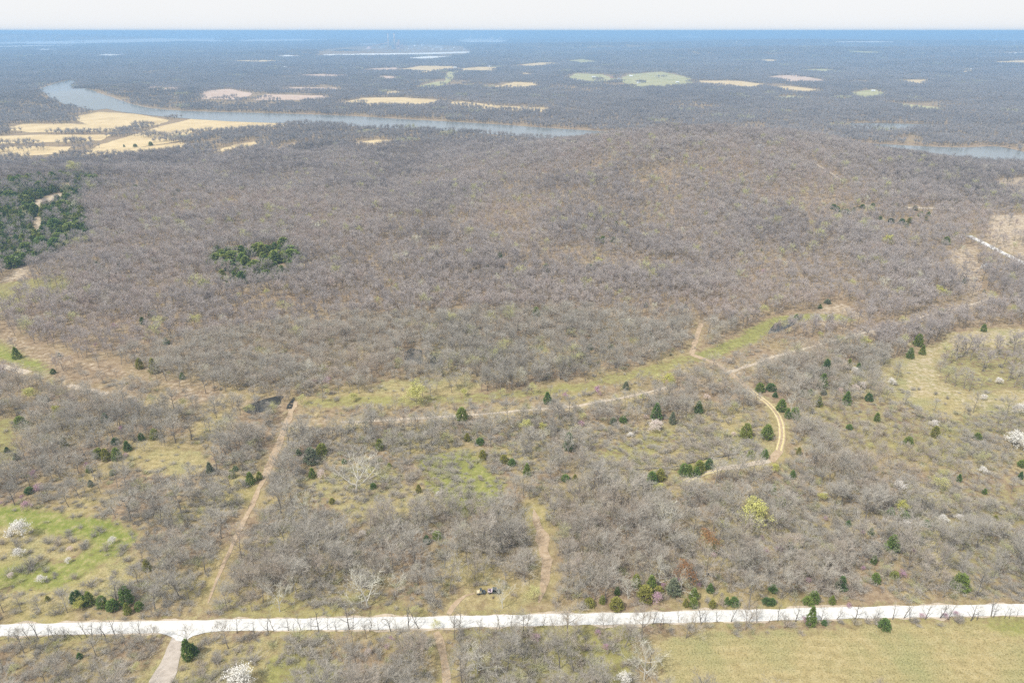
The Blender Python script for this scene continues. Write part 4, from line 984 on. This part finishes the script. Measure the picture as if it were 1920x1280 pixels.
# far woodland in patches
PX, PY, PS, PZ, PI = [], [], [], [], []
for s, d0, d1, k, kz, fam in ((31, 1310, 3600, 1.0, 1.0, 0), (44, 3600, 7000, 1.35, 1.1, 1), (120, 7000, 16000, 3.4, 1.5, 1), (330, 16000, 46000, 9, 2.0, 1)):
    x, y = jgrid(s, d0, d1, 42); b = np.zeros(len(x), bool); e = min(s * .42, 26)
    for ox, oy in ((0, 0), (e, 0), (-e, 0), (0, e), (0, -e)): b |= blocked(x + ox, y + oy)
    gap = fbm(x / 260, y / 260, 66); keep = ~b & ((gap < .66) | (rng.random(len(x)) < .3))
    x, y = x[keep], y[keep]; PX.append(x); PY.append(y); PS.append(np.full(len(x), k) * rng.uniform(.9, 1.15, len(x))); PZ.append(np.full(len(x), kz) * rng.uniform(.8, 1.2, len(x)))
    PI.append(rng.integers(0, 6, len(x)) + (0 if fam == 0 else 0) if fam == 0 else rng.integers(6, 10, len(x)))
X, Y, Sx, Sz, I = map(np.concatenate, (PX, PY, PS, PZ, PI))
T_ = np.clip(.1 + .35 * fbm(X / 300, Y / 300, 12) + rng.normal(0, .06, len(X)), .02, .6); T_ = np.where(rng.random(len(X)) < .02, .84, T_)
scatter('distant_woodland', np.c_[X, Y, Z(X, Y)], rng.uniform(0, 6.28, len(X)), np.c_[Sx, Sx, Sz], I, T_, CLUMP + CLUMPF, 'leafless woodland fading blue to the horizon beyond the river')
# ---- brush: low scrub under and between the near trees
x, y = jgrid(2.3, 105, 420, 52); _, dt, db = cover_at(x, y); g = fbm(x / 16, y / 16, 88); far_ = np.clip((np.hypot(x, y) - 285) / 40, 0, 1)
m = (rng.random(len(x)) < db * np.clip(.60 + 2.2 * (g - .42), .24, .97) * (1 - .75 * far_)) & ~blocked(x, y); x, y = x[m], y[m]; m = clear_of_specials(x, y, .5); x, y = x[m], y[m]; n = len(x)
s = np.clip(rng.lognormal(-.3, .35, n), .3, 1.4); e_ = rng.uniform(.8, 1.5, n)
scatter('brush', np.c_[x, y, Z(x, y)], rng.uniform(0, 6.28, n), np.c_[s * 1.15 * e_, s * 1.15 / e_, s], rng.integers(0, 5, n), np.where(rng.random(n) < .16, rng.uniform(.72, .84, n), tint_at(x, y, n) * .9 + .06), BRUSH, 'low grey-brown scrub and saplings under the near trees')

# ---- shrubs standing out in the clearings
SHR = [(90, 1018, 30), (110, 1022, 28), (135, 1016, 24), (157, 1025, 30), (176, 1006, 18), (200, 1030, 26), (60, 1062, 40), (40, 1070, 30), (76, 1048, 22), (30, 1038, 22), (86, 1072, 20), (140, 1085, 22), (115, 1114, 28), (150, 1112, 18), (180, 1114, 16), (216, 1076, 14), (190, 1090, 14), (232, 1032, 32), (238, 1052, 26), (20, 1005, 26), (5, 1020, 22),
       (405, 1242, 26), (425, 1258, 24), (545, 1242, 24), (470, 1215, 18), (385, 1200, 16), (580, 1260, 22), (620, 1235, 20), (500, 1190, 14), (640, 1262, 20)]
SPOLY = [([(1770, 655), (1915, 640), (1915, 705), (1850, 722), (1760, 698)], 34), ([(1090, 830), (1180, 802), (1400, 775), (1438, 800), (1430, 855), (1250, 895), (1100, 860)], 26), ([(1690, 700), (1800, 760), (1850, 790), (1760, 800), (1650, 740)], 16), ([(1740, 790), (1915, 790), (1915, 890), (1800, 880)], 16),
         ([(540, 905), (700, 870), (760, 900), (740, 960), (600, 960)], 12), ([(780, 850), (950, 880), (930, 945), (800, 920)], 14), ([(1240, 1178), (1500, 1168), (1900, 1160), (1900, 1164), (1500, 1174), (1240, 1184)], 18), ([(1520, 755), (1640, 765), (1740, 800), (1640, 820), (1520, 790)], 14), ([(440, 1120), (800, 1110), (850, 1140), (440, 1150)], 12)]
for poly, n in SPOLY:
    P = wpoly(poly); k = 0; tries = 0
    while k < n and tries < 3000:
        tries += 1
        x = random.uniform(P[:, 0].min(), P[:, 0].max()); y = random.uniform(P[:, 1].min(), P[:, 1].max())
        if not inside(P, np.array([x]), np.array([y]))[0] or blocked(np.array([x]), np.array([y]))[0]: continue
        k += 1; px, py = pix(x, y, Z(x, y)); SHR.append((float(px), float(py), random.uniform(2.2, 4.6) / mpp(float(px), float(py))))
for px, py, w in SHR:
    x, y = at(px, py); i = random.randrange(5); t = random.choice([.16, .22, .28, .34, .4, .44, .5, .66])
    o = bpy.data.objects.new('shrub', SHRUB[i]); COL.objects.link(o); o['tint'] = t
    k = w * mpp(px, py) / 4.6; o.location = (x, y, float(Z(x, y))); o.scale = (k, k, k * random.uniform(.75, 1.05)); o.rotation_euler = (0, 0, random.uniform(0, 6.28))
    reg(o, 'shrub', px, py, bare_look(t), ('large ' if k > 1.05 else 'small ' if k < .6 else '') + 'leafless shrub', 'shrub', 'shrubs in the clearings')

# ---- the two utility vehicles parked in the little clearing
M_BLACK = plain('black_plastic', (.03, .032, .034), .6, .4); M_TYRE = plain('tyre_rubber', (.025, .025, .026), .9); M_RIM = plain('grey_rim', (.35, .35, .36), .4, .5)
M_SLATE = plain('slate_paint', (.085, .10, .105), .4, .5); M_TANBED = plain('tan_bed', (.68, .60, .44), .7); M_LILAC = plain('pale_pink_liner', (.70, .58, .66), .7)
M_CREAM = plain('cream_vinyl', (.78, .70, .46), .6); M_WPANEL = plain('white_panel', (.82, .81, .80), .5); M_OLIVE = plain('olive_paint', (.13, .15, .13), .45, .5); M_LAMP = plain('lamp_glass', (.7, .72, .72), .15, .6)
def wheel_meshes(r, w):
    T = MB(); n = 18
    for k, (ra, yo) in enumerate(((r * .62, -w / 2), (r * .95, -w / 2), (r, -w * .25), (r, w * .25), (r * .95, w / 2), (r * .62, w / 2))):
        for j in range(n): a = 6.2832 * j / n; T.v.append((math.cos(a) * ra, yo, math.sin(a) * ra))
    for k in range(5):
        for j in range(n): T.face((k * n + j, k * n + (j + 1) % n, (k + 1) * n + (j + 1) % n, (k + 1) * n + j))
    Q = MB()
    for yo in (-w * .3, w * .3):
        for j in range(n): a = 6.2832 * j / n; Q.v.append((math.cos(a) * r * .61, yo, math.sin(a) * r * .61))
    for j in range(n): Q.face((j, (j + 1) % n, n + (j + 1) % n, n + j))
    Q.face(range(n - 1, -1, -1)); Q.face(range(n, 2 * n))
    return T.mesh('tyre', [M_TYRE], True), Q.mesh('rim', [M_RIM])
WT, WR = wheel_meshes(.36, .27)
def utility_vehicle(px, py, L, Wd, rz, paint, bedm, bedlen, roofm, rows, extra):
    x, y = at(px, py); o = empty('utility_vehicle', (x, y, float(Z(x, y)) + .02), rz)
    def part(name, mb, m, par=o, sm=False): return mb.build(name, m, par, sm)
    xf, xb = L / 2, -L / 2
    b = MB(); b.box((0.05, 0, .48), (L - .25, Wd * .74, .22)); b.box(((xb + bedlen + xf - .9) / 2, 0, .63), (xf - .9 - xb - bedlen, Wd * .96, .14))
    q = len(b.v); hw = Wd * .42
    for X, Wz, zb, zt in ((xf - .98, hw * 1.05, .5, 1.02), (xf - .55, hw, .5, .98), (xf - .12, hw * .82, .5, .80)):
        b.v += [(X, -Wz, zb), (X, Wz, zb), (X, Wz * .92, zt), (X, -Wz * .92, zt)]
    for k in (0, 1):
        for j in range(4): b.face((q + 4 * k + j, q + 4 * k + (j + 1) % 4, q + 4 * k + 4 + (j + 1) % 4, q + 4 * k + 4 + j))
    b.face((q + 3, q + 2, q + 1, q)); b.face((q + 8, q + 9, q + 10, q + 11))
    for sx in (xf - .62, xb + .66):
        for sy in (-1, 1): b.box((sx, sy * Wd * .40, .80), (.92, Wd * .17, .07)); b.box((sx + .44, sy * Wd * .40, .70), (.06, Wd * .17, .2))
    part('body', b, paint)
    b = MB(); bx = xb + bedlen / 2; w2 = Wd * .9
    b.box((bx, 0, .86), (bedlen - .02, w2, .05)); h = .26
    for sy in (-1, 1): b.box((bx, sy * (w2 / 2 - .02), .885 + h / 2), (bedlen, .045, h))
    b.box((xb + .025, 0, .885 + h / 2), (.045, w2 - .1, h)); b.box((xb + bedlen - .025, 0, .885 + h / 2), (.045, w2 - .1, h))
    part('cargo_bed', b, bedm)
    for sx in (xf - .62, xb + .66):
        for sy in (-1, 1):
            wv = bpy.data.objects.new('wheel', WT); COL.objects.link(wv); wv.parent = o; wv.location = (sx, sy * Wd * .42, .36)
            child('rim', WR, wv)
    z0, z1 = .7, 1.86; xr = xb + bedlen + .05; xa = xf - .95; c = MB(); hw = Wd * .44
    for sy in (-1, 1):
        c.tube([Vector((xa, sy * hw, z0)), Vector((xa - .38, sy * hw * .9, z1)), Vector((xr + .1, sy * hw * .9, z1)), Vector((xr, sy * hw, z0))], [.03] * 4, 6)
        if rows > 1: c.tube([Vector(((xa + xr) / 2 - .1, sy * hw, z0)), Vector(((xa + xr) / 2 - .15, sy * hw * .9, z1))], [.03] * 2, 6)
    for X in (xa - .38, xr + .1): c.tube([Vector((X, -hw * .9, z1)), Vector((X, hw * .9, z1))], [.03] * 2, 6)
    part('roll_cage', c, M_BLACK)
    r = MB(); n = rows; span = (xa - .38) - (xr + .1)
    for k in range(n): r.box((xr + .1 + span * (k + .5) / n, 0, z1 + .05), (span / n - .05, Wd * .84, .05))
    for k in range(4): r.box((xr + .1 + span / 2, (k - 1.5) * Wd * .2, z1 + .09), (span * .94, .05, .025))
    part('roof', r, roofm)
    for k in range(rows):
        s = MB(); X = xr + .38 + k * .95; s.box((X, 0, .82), (.52, Wd * .76, .2)); s.box((X - .27, 0, 1.18), (.13, Wd * .76, .58)); part('seat', s, extra)
    w = MB(); w.tube([Vector((xa - .30 + .0 * k, .28 + .17 * math.cos(k * .5236), 1.16 + .17 * math.sin(k * .5236))) for k in range(13)], [.018] * 13, 5); part('steering_wheel', w, M_BLACK)
    for sy in (-1, 1):
        l = MB(); l.sphere((xf - .13, sy * Wd * .27, .70), .09, 10, 6, (.5, 1.3, .8)); part('headlight', l, M_LAMP, sm=True)
    bm_ = MB(); bm_.box((xf + .02, 0, .52), (.07, Wd * .7, .1)); bm_.box((xf + .02, 0, .68), (.05, Wd * .5, .05)); part('bumper', bm_, M_BLACK)
    return o
v1 = utility_vehicle(902, 1112, 3.3, 1.55, R(9), M_SLATE, M_TANBED, 1.05, M_SLATE, 1, M_CREAM)
c = MB(); c.tube([Vector((-.42, .33, .9)), Vector((-.42, .33, 1.45))], [.33, .30], 12, True); c.build('drum', M_CREAM, v1)
tag(v1, 'small slate-grey utility vehicle with tan cargo bed, left one of the parked pair', 'utility vehicle', 'utility vehicles parked in the clearing')
v2 = utility_vehicle(926.5, 1110.5, 4.5, 1.75, R(-1), M_OLIVE, M_LILAC, 1.55, M_SLATE, 2, M_BLACK)
c = MB(); c.box((-1.75, .2, 1.02), (.42, .5, .26)); c.box((-1.25, .32, 1.0), (.4, .38, .22)); c.box((-1.3, -.36, .97), (.5, .3, .16)); c.build('cargo_bag', M_BLACK, v2)
c = MB(); c.box((-.62, 0, 1.3), (.16, 1.45, .82)); c.build('rear_panel', M_WPANEL, v2)
tag(v2, 'long dark utility vehicle with pale pink cargo bed and white rear panel', 'utility vehicle', 'utility vehicles parked in the clearing')
# ---- fallen logs and a stump
M_LOG = plain('dead_log', (.16, .14, .125), .95)
def log(px0, py0, px1, py1, r, label):
    a, b = at(px0, py0), at(px1, py1); T = MB(); n = 6
    pts = [Vector((a[0] + (b[0] - a[0]) * k / n, a[1] + (b[1] - a[1]) * k / n, float(Z(a[0] + (b[0] - a[0]) * k / n, a[1] + (b[1] - a[1]) * k / n)) + r + .12 * math.sin(k * 2.1) + .3 * k / n)) for k in range(n + 1)]
    T.tube(pts, [r * (1.1 - .5 * k / n) for k in range(n + 1)], 8, True); o = T.build('fallen_log', M_LOG, None, True)
    B = MB()
    for k in (4, 5): B.tube([pts[k], pts[k] + Vector((random.uniform(-1, 1), random.uniform(.5, 1.4), .8))], [r * .35, .03], 5)
    B.build('branch', M_LOG, o); tag(o, label, 'log', 'fallen logs in the roadside wood')
log(1324, 1075, 1366, 1094, .36, 'thick dark fallen log lying right of the rusty-leaved tree'); log(1196, 1060, 1226, 1080, .22, 'thin fallen log slanting down to the twisted white trunk')
log(1300, 806 + 55, 1330, 858, .15, 'small grey fallen log beside the narrow creek')
T = MB(); T.tube([Vector((0, 0, -.1)), Vector((0, 0, .15)), Vector((.03, 0, .75))], [.34, .26, .22], 9, True); o = T.build('tree_stump', M_LOG); xy = at(924.5, 1121); o.location = (*xy, float(Z(*xy))); tag(o, 'short dark stump in the clearing in front of the utility vehicles', 'stump')

# ---- farmhouses and barns far across the river
M_SIDING = plain('white_siding', (.74, .74, .72), .7, .2, 0, .06); M_SIDING2 = plain('tan_siding', (.58, .52, .44), .8); M_ROOFG = plain('grey_roof', (.34, .35, .37), .8); M_ROOFW = plain('bright_metal_roof', (.74, .76, .78), .5, .4)
M_ROOFR = plain('red_brown_roof', (.36, .18, .14), .8); M_WIN = plain('dark_window', (.06, .07, .09), .2, .5); M_ROOFB = plain('pale_blue_roof', (.50, .62, .70), .5)
def house(px, py, L, wallm, roofm, look, head, long_=1.6, hh=2.9, rz=None, group='scattered farm buildings'):
    x, y = at(px, py); o = empty('farm_house' if 'house' in head else 'farm_barn', (x, y, float(Z(x, y))), random.uniform(-.6, .6) if rz is None else rz)
    Wd = L / long_; w = MB(); w.box((0, 0, hh / 2 - .2), (L, Wd, hh + .4)); w2 = MB(); e = .5; rh = Wd * .32
    b = len(w.v); w.v += [(-L / 2 + .01, -Wd / 2, hh), (-L / 2 + .01, Wd / 2, hh), (-L / 2 + .01, 0, hh + rh * .93), (L / 2 - .01, -Wd / 2, hh), (L / 2 - .01, Wd / 2, hh), (L / 2 - .01, 0, hh + rh * .93)]
    w.face((b, b + 2, b + 1)); w.face((b + 3, b + 4, b + 5)); w.build('wall', wallm, o)
    r = MB(); X, Y = L / 2 + e, Wd / 2 + e; zl = hh - e * rh / (Wd / 2)
    for dz in (0, .18): r.v += [(-X, -Y, zl + dz), (X, -Y, zl + dz), (X, 0, hh + rh + dz), (-X, 0, hh + rh + dz), (X, Y, zl + dz), (-X, Y, zl + dz)]
    r.face((6, 7, 8, 9)); r.face((9, 8, 10, 11)); r.face((3, 2, 1, 0)); r.face((5, 4, 2, 3))
    for a, c_ in ((0, 1), (1, 2), (2, 4), (4, 5), (5, 3), (3, 0)): r.face((a, c_, c_ + 6, a + 6))
    rf = r.build('roof', roofm, o)
    d = MB(); d.box((0, -Wd / 2 - .03, 1.0), (1.0 if 'house' in head else L * .3, .08, 2.0 if 'house' in head else 2.6)); d.build('door', M_WIN, o)
    for sx in (-.3, .3): q = MB(); q.box((sx * L, -Wd / 2 - .03, 1.6), (1.3, .08, 1.1)); q.build('window', M_WIN, o)
    if 'house' in head: ch = MB(); ch.box((L * .2, .4, hh + rh * .95 + .5), (.8, .8, 1.6)); ch.build('chimney', M_ROOFR, rf)
    return reg(o, 'farm_house', px, py, look, head, 'house' if 'house' in head else 'barn', group)
HS = [(1037, 151, 0), (1077, 151, 1), (1087, 152, 0), (1113, 146, 1), (1147, 147, 2), (1183, 144, 1), (1197, 157, 1), (1270, 156, 1), (917, 126, 1), (977, 124, 2), (930, 127, 0), (853, 128, 1), (1210, 268, 0), (1300, 144, 1), (1320, 158, 0), (1380, 164, 1), (1440, 165, 1), (1448, 164, 0), (1520, 144, 1), (1600, 142, 1), (1615, 144, 0),
      (1747, 150, 1), (1757, 151, 0), (1780, 131, 1), (1818, 131, 1), (1553, 171, 0), (1555, 178, 1), (1637, 172, 1), (1707, 136, 0), (1452, 269, 3), (1423, 279, 1), (1733, 173, 0), (316, 102, 1), (205, 104, 1), (15, 153, 0), (23, 148, 1), (534, 127, 1), (573, 156, 2), (293, 326, 1), (325, 327, 0), (1849, 503, 0), (1120, 150, 2), (1160, 149, 0)]
for px, py, k in HS:
    d = mpp(px, py) * FPX; L = min(30, max(8, d * .0045))
    if k == 0: house(px, py, L * .9, M_SIDING, M_ROOFG, 'white-walled grey-roofed', 'farmhouse', 1.5)
    elif k == 1: house(px, py, L * 1.1, M_SIDING, M_ROOFW, 'bright metal-roofed', 'barn', 1.8, 3.6)
    elif k == 2: house(px, py, L, M_SIDING2, M_ROOFR, 'tan-walled red-roofed', 'farmhouse', 1.6)
    else: house(px, py, L, M_SIDING, M_ROOFB, 'pale blue-roofed', 'barn', 1.6, 3.4)

# ---- the power station and the white works on the horizon
M_CONC = plain('pale_concrete', (.66, .62, .60), .8, .2, 0, .06, .02); M_BRICKP = plain('pinkish_cladding', (.62, .48, .44), .8, .2, 0, .08, .02); M_STEELB = plain('blue_grey_cladding', (.38, .44, .50), .6, .3, 0, .08, .02); M_COAL = plain('coal', (.03, .035, .045), .95); M_WCLAD = plain('white_cladding', (.82, .82, .82), .6, .2, 0, .04, .02)
def base(px, py): x, y = at(px, py); return x, y, float(Z(x, y)), mpp(px, py)
def chimney(px, py, hpx, wpx, label, group='tall chimneys of the power station'):
    x, y, z, m = base(px, py); o = empty('tall_chimney', (x, y, z)); h = hpx * m; r = wpx * m / 2; s = MB()
    s.tube([Vector((0, 0, -2)), Vector((0, 0, h * .33)), Vector((0, 0, h * .66)), Vector((0, 0, h * .94))], [r * 1.25, r * 1.05, r * .9, r * .8], 20, True); s.build('shaft', M_CONC, o, True)
    c = MB(); c.tube([Vector((0, 0, h * .94)), Vector((0, 0, h))], [r * .84, r * .84], 20, True); c.build('cap', M_BRICKP, o)
    for f in (.35, .68): c = MB(); c.tube([Vector((0, 0, h * f)), Vector((0, 0, h * f + 1.5))], [r * 1.2, r * 1.2], 20, True); c.build('gallery', M_STEELB, o)
    tag(o, label, 'chimney', group)
chimney(729, 92.5, 27, 2.8, 'tall pale chimney at left of the power station pair'); chimney(740.5, 92, 27, 3.2, 'tall pale chimney at right of the power station pair, thicker')
def works(px, py, wpx, hpx, depth, m, look, head, roof=M_STEELB, steps=0, group='power station buildings'):
    x, y, z, k = base(px, py); o = empty('works_building', (x, y, z)); w, h = wpx * k, hpx * k
    b = MB(); b.box((0, 0, h / 2 - 1), (w, depth, h + 2))
    if steps: b.box((w * .22, 0, h + h * .18), (w * .4, depth * .7, h * .36))
    b.build('wall', m, o); r = MB(); r.box((0, 0, h + .7), (w + 1.4, depth + 1.4, 1.4))
    if steps: r.box((w * .22, 0, h * 1.36 + .6), (w * .4 + 1.2, depth * .7 + 1.2, 1.2))
    r.build('roof', roof, o)
    n = max(2, int(w / 14))
    for i in range(min(n, 8)): q = MB(); q.box((-w / 2 + w * (i + .5) / min(n, 8), -depth / 2 - .25, h * .45), (w / min(n, 8) * .5, .5, h * .3)); q.build('window', M_WIN, o)
    return reg(o, 'works_building', px, py, look, head, 'industrial building', group)
works(737, 92.5, 4.5, 12, 45, M_STEELB, 'blue-grey', 'tall boiler house', steps=1); works(747, 92.5, 6, 12, 45, M_BRICKP, 'pinkish', 'tall boiler house', steps=1); works(754, 92, 4, 6, 40, M_BRICKP, 'pinkish', 'stepped turbine hall', steps=1)
works(760, 82, 1.6, 3.5, 20, M_STEELB, 'blue-grey', 'slim tower'); works(770, 91, 8, 3, 40, M_CONC, 'pale', 'low hall'); works(716, 91, 9, 2.6, 40, M_WCLAD, 'white', 'low hall'); works(785, 92.5, 10, 2.6, 40, M_CONC, 'pale', 'low hall')
works(822, 90.5, 18, 2.6, 50, M_WCLAD, 'white', 'long low hall'); works(806, 89, 7, 2.2, 30, M_WCLAD, 'white', 'low hall'); works(700, 91, 6, 1.6, 30, M_CONC, 'pale', 'low hall'); works(846, 94, 8, 1.8, 30, M_WCLAD, 'white', 'low hall'); works(760, 96, 5, 1.2, 20, M_WCLAD, 'white', 'small shed'); works(775, 97, 4, 1.2, 20, M_WCLAD, 'white', 'small shed'); works(750, 97.5, 4, 1.2, 20, M_CONC, 'pale', 'small shed')
works(862, 97, 5, 1.5, 25, M_CONC, 'pale', 'small shed'); works(792, 86.5, 5, 3, 30, M_WCLAD, 'white', 'stepped hall', steps=1); works(835, 95, 6, 1.4, 25, M_CONC, 'pale', 'small shed'); works(870, 93.5, 3, 3, 30, M_WCLAD, 'white', 'square tower')
WG = 'white works on the horizon'
works(902, 76, 80, 2.4, 120, M_WCLAD, 'white', 'very long factory hall', M_WCLAD, group=WG); works(882, 75, 4, 6, 60, M_WCLAD, 'white', 'square process tower', M_WCLAD, 1, WG); works(903, 74.5, 1.6, 6.5, 40, M_WCLAD, 'white', 'slim process tower', M_WCLAD, group=WG); works(922, 75, 9, 3.6, 60, M_WCLAD, 'white', 'stepped factory hall', M_WCLAD, 1, WG); works(938, 75.5, 6, 4, 60, M_WCLAD, 'white', 'stepped factory hall', M_WCLAD, 1, WG); works(1292, 72, 4, 5, 90, M_WCLAD, 'white', 'lone horizon tower block', M_WCLAD, 1, WG); works(1282, 72, 12, 2, 90, M_WCLAD, 'white', 'low horizon sheds', M_WCLAD, 0, WG)
def tank(px, py, wpx, hpx, look):
    x, y, z, k = base(px, py); o = empty('storage_tank', (x, y, z)); r, h = wpx * k / 2, hpx * k; b = MB(); b.tube([Vector((0, 0, -1)), Vector((0, 0, h))], [r, r], 20, True); b.build('shell', M_WCLAD, o, True)
    c = MB(); c.tube([Vector((0, 0, h)), Vector((0, 0, h + r * .22)), Vector((0, 0, h + r * .3))], [r * 1.01, r * .5, r * .05], 20, True); c.build('dome', M_CONC, o)
    reg(o, 'storage_tank', px, py, look, 'round storage tank', 'tank', 'round tanks at the power station')
for q in ((778, 88, 5, 2.2), (798, 92, 4, 1.8), (812, 94, 4, 1.6), (828, 94, 4.5, 1.7), (766, 93.5, 3.4, 1.8), (852, 91, 4, 1.8)): tank(*q, 'white')
def pile(px, py, wpx, hpx, m, label, sq=.4):
    x, y, z, k = base(px, py); b = MB(); w = wpx * k / 2; h = hpx * k; n = 26; rg = 7
    for i in range(rg):
        f = i / (rg - 1)
        for j in range(n): a = 6.2832 * j / n; q = w * (1 - f) * (1 + .1 * math.sin(3 * a + i)); b.v.append((math.cos(a) * q, math.sin(a) * q * sq, h * f - .5))
    for i in range(rg - 1):
        for j in range(n): b.face((i * n + j, i * n + (j + 1) % n, (i + 1) * n + (j + 1) % n, (i + 1) * n + j))
    o = b.build('stock_pile', m, None, True); o.location = (x, y, z); tag(o, label, 'heap', 'stock piles at the power station')
pile(692, 92, 13, 5, M_BRICKP, 'conical pinkish stock pile at the foot of the power station conveyor', 1.0); pile(648, 95, 62, 2.2, M_COAL, 'long flat black coal heap left of the power station', .5)
x0, y0, z0, k = base(694, 92); x1, y1, z1, _ = base(727, 92); o = empty('coal_conveyor', (x0, y0, z0)); dx = x1 - x0; top = 8.5 * k
b = MB(); b.tube([Vector((0, 0, 3.8 * k)), Vector((dx, 0, top + 2 * k))], [3.2, 3.2], 4, True); b.build('gallery', M_BRICKP, o)
for f in (.25, .5, .75):
    b = MB(); zt = 3.8 * k + (top - 1.8 * k) * f
    for s_ in (-4, 4): b.tube([Vector((dx * f + s_, 0, -1)), Vector((dx * f, 0, zt))], [1.0, 1.0], 5)
    b.build('trestle', M_STEELB, o)
tag(o, 'long pinkish conveyor rising to the power station boiler houses', 'conveyor')
x, y, z, k = base(1381, 82.5); o = empty('water_tower', (x, y, z)); b = MB(); b.tube([Vector((0, 0, -1)), Vector((0, 0, 1)), Vector((0, 0, 3.2 * k))], [k * .5, k * .28, k * .25], 14); b.build('stem', M_WCLAD, o); b = MB(); b.sphere((0, 0, 4.0 * k), k * 1.0, 16, 10, (1, 1, .9)); b.build('bowl', M_WCLAD, o, True); tag(o, 'slim white water tower on the far wooded ridge', 'water tower')

# ------------------------------------------------------------------ labels: look, kind, and where it stands beside something one can find
MARKS = [(914, 1111, 'the parked utility vehicles'), (345, 1182, 'the gravel road junction'), (455, 1268, 'the white blossoms near the junction'), (42, 990, 'the white-blossomed tree in green clearing'), (1518, 1160, 'the conical roadside cedar'), (1657, 1172, 'the round pasture-edge cedar'), (1409, 970, 'the big rounded yellow-green tree'),
 (668, 895, 'the bleached white-limbed tree'), (500, 755, 'the long dark pond'), (790, 662, 'the twin pools in the wood'), (1470, 608, 'the pond by the tan clearing'), (1297, 665, 'the fork of dirt tracks'), (1466, 815, 'the bend of wheel ruts'), (1305, 882, 'the row of round cedars'), (1543, 712, 'the tall cedar pair on slope'), (1900, 828, 'the brightest white blossom at right'),
 (1757, 905, 'the pale rounded budding tree'), (1690, 950, 'the budding tree among small cedars'), (780, 740, 'the yellow tree on grassy strip'), (1066, 832, 'the large olive cedar'), (1235, 780, 'the broad twin cedars'), (1015, 1030, 'the orange track in the wood'), (520, 840, 'the straight brown firebreak'), (420, 1060, 'the lower end of the firebreak'), (838, 1235, 'the brown lane south of road'), (305, 1250, 'the grey side road'), (1277, 1085, 'the rusty-leaved tree'),
 (175, 1125, 'the roadside cedar clump'), (690, 1115, 'the widest white-barked tree'), (330, 862, 'the small yellow clearing'), (860, 900, 'the green scrubby hollow'), (120, 1050, 'the green clearing'), (1180, 850, 'the tan scrub clearing'), (1850, 690, 'the upper pasture'), (1600, 1225, 'the mown pasture'), (290, 690, 'the pair of cedars by the corridor'), (60, 670, 'the left grassy corridor'), (485, 500, 'the smaller cedar grove'), (80, 395, 'the bare gap in cedar grove'), (1590, 398, 'the cedar line on the hill'), (1880, 470, 'the far white road'),
 (1570, 580, 'the tan clearing below the wood'), (600, 222, 'the straight river reach'), (110, 170, 'the river bend'), (260, 250, 'the straw-coloured fields'), (735, 80, 'the twin chimneys'), (902, 75, 'the long white factory hall'), (1230, 150, 'the green meadow across the river'), (1500, 148, 'the pinkish far field'), (1700, 280, 'the river reach at right'), (965, 160, 'the tan field beyond the river'), (1370, 157, 'the strip of tan farmland'), (935, 490, 'the lone forest cedars'), (1360, 262, 'the wooded hilltop'),
 (110, 860, 'the left thicket'), (570, 1130, 'the white tree west of vehicles'), (740, 1020, 'the brushy wood above the road'), (1100, 1010, 'the white tree near orange track'), (1550, 1010, 'the scrub above the right road'), (1800, 1090, 'the dark cedar near right road'), (1440, 870, 'the end of the rut track'), (1000, 765, 'the pale trail'), (1760, 580, 'the trail on the right slope'), (250, 1020, 'the edge of the green clearing'), (1240, 1265, 'the white-barked tree by the pasture'), (640, 1190, 'the left roadside saplings'), (1060, 1172, 'the middle roadside saplings'), (1310, 1130, 'the roadside cedar group'), (1760, 1155, 'the pink redbuds along the verge'), (200, 1190, 'the hedge of saplings'), (735, 1240, 'the tangled wood south of road')]
ORD = 'nearest second-nearest third-nearest fourth-nearest fifth-nearest sixth-nearest seventh-nearest eighth-nearest ninth-nearest tenth-nearest eleventh-nearest twelfth-nearest thirteenth-nearest fourteenth-nearest fifteenth-nearest sixteenth-nearest seventeenth-nearest eighteenth-nearest nineteenth-nearest twentieth-nearest'.split()
fam = {}
for o, kind, px, py, look, head in THINGS:
    best = None
    for mx, my, ph in MARKS:
        dx, dy = px - mx, (py - my) * 1.5; q = math.hypot(dx, dy)
        if best is None or q < best[0]: best = (q, dx, dy, ph)
    q, dx, dy, ph = best; a = math.degrees(math.atan2(-dy, dx)) % 360
    rel = ['right of', 'beyond and right of', 'beyond', 'beyond and left of', 'left of', 'in front and left of', 'in front of', 'in front and right of'][int((a + 22.5) // 45) % 8]
    if q < 9: rel = 'standing at'
    fam.setdefault((kind, look, head, rel, ph), []).append((q, o))
for (kind, look, head, rel, ph), v in fam.items():
    v.sort(key=lambda e: e[0])
    for i, (q, o) in enumerate(v):
        w = [ORD[min(i, 19)]] if len(v) > 1 else []
        lab = ' '.join(w + [look, head, rel, ph])
        if len(lab.split()) > 16: lab = lab.replace('standing at', 'at').replace(' beyond and ', ' past and ')
        if len(lab.split()) > 16: lab = lab.replace('stout-limbed bare tree', 'bare tree').replace('the white-blossomed tree in green clearing', 'the blossoms in green clearing').replace('in front and', 'down and')
        if len(lab.split()) > 16: lab = lab.replace('slender ', '').replace('broad ', '').replace('stout-limbed ', '')
        if len(lab.split()) > 16: print('LONG', lab)
        o['label'] = lab

# ------------------------------------------------------------------ air
hz = MB(); hz.box((0, 0, 85), (126000, 126000, 204))
m = bpy.data.materials.new('haze_air'); m.use_nodes = True; t = m.node_tree; t.nodes.clear()
o_ = t.nodes.new('ShaderNodeOutputMaterial'); v_ = t.nodes.new('ShaderNodeVolumePrincipled')
v_.inputs['Density'].default_value = HAZE_D; v_.inputs['Color'].default_value = (*HAZE_C, 1); v_.inputs['Anisotropy'].default_value = 0.0
t.links.new(v_.outputs[0], o_.inputs['Volume'])
h = hz.build('haze', m); tag(h, kind='stuff', label='pale blue haze thickening over the distant land')
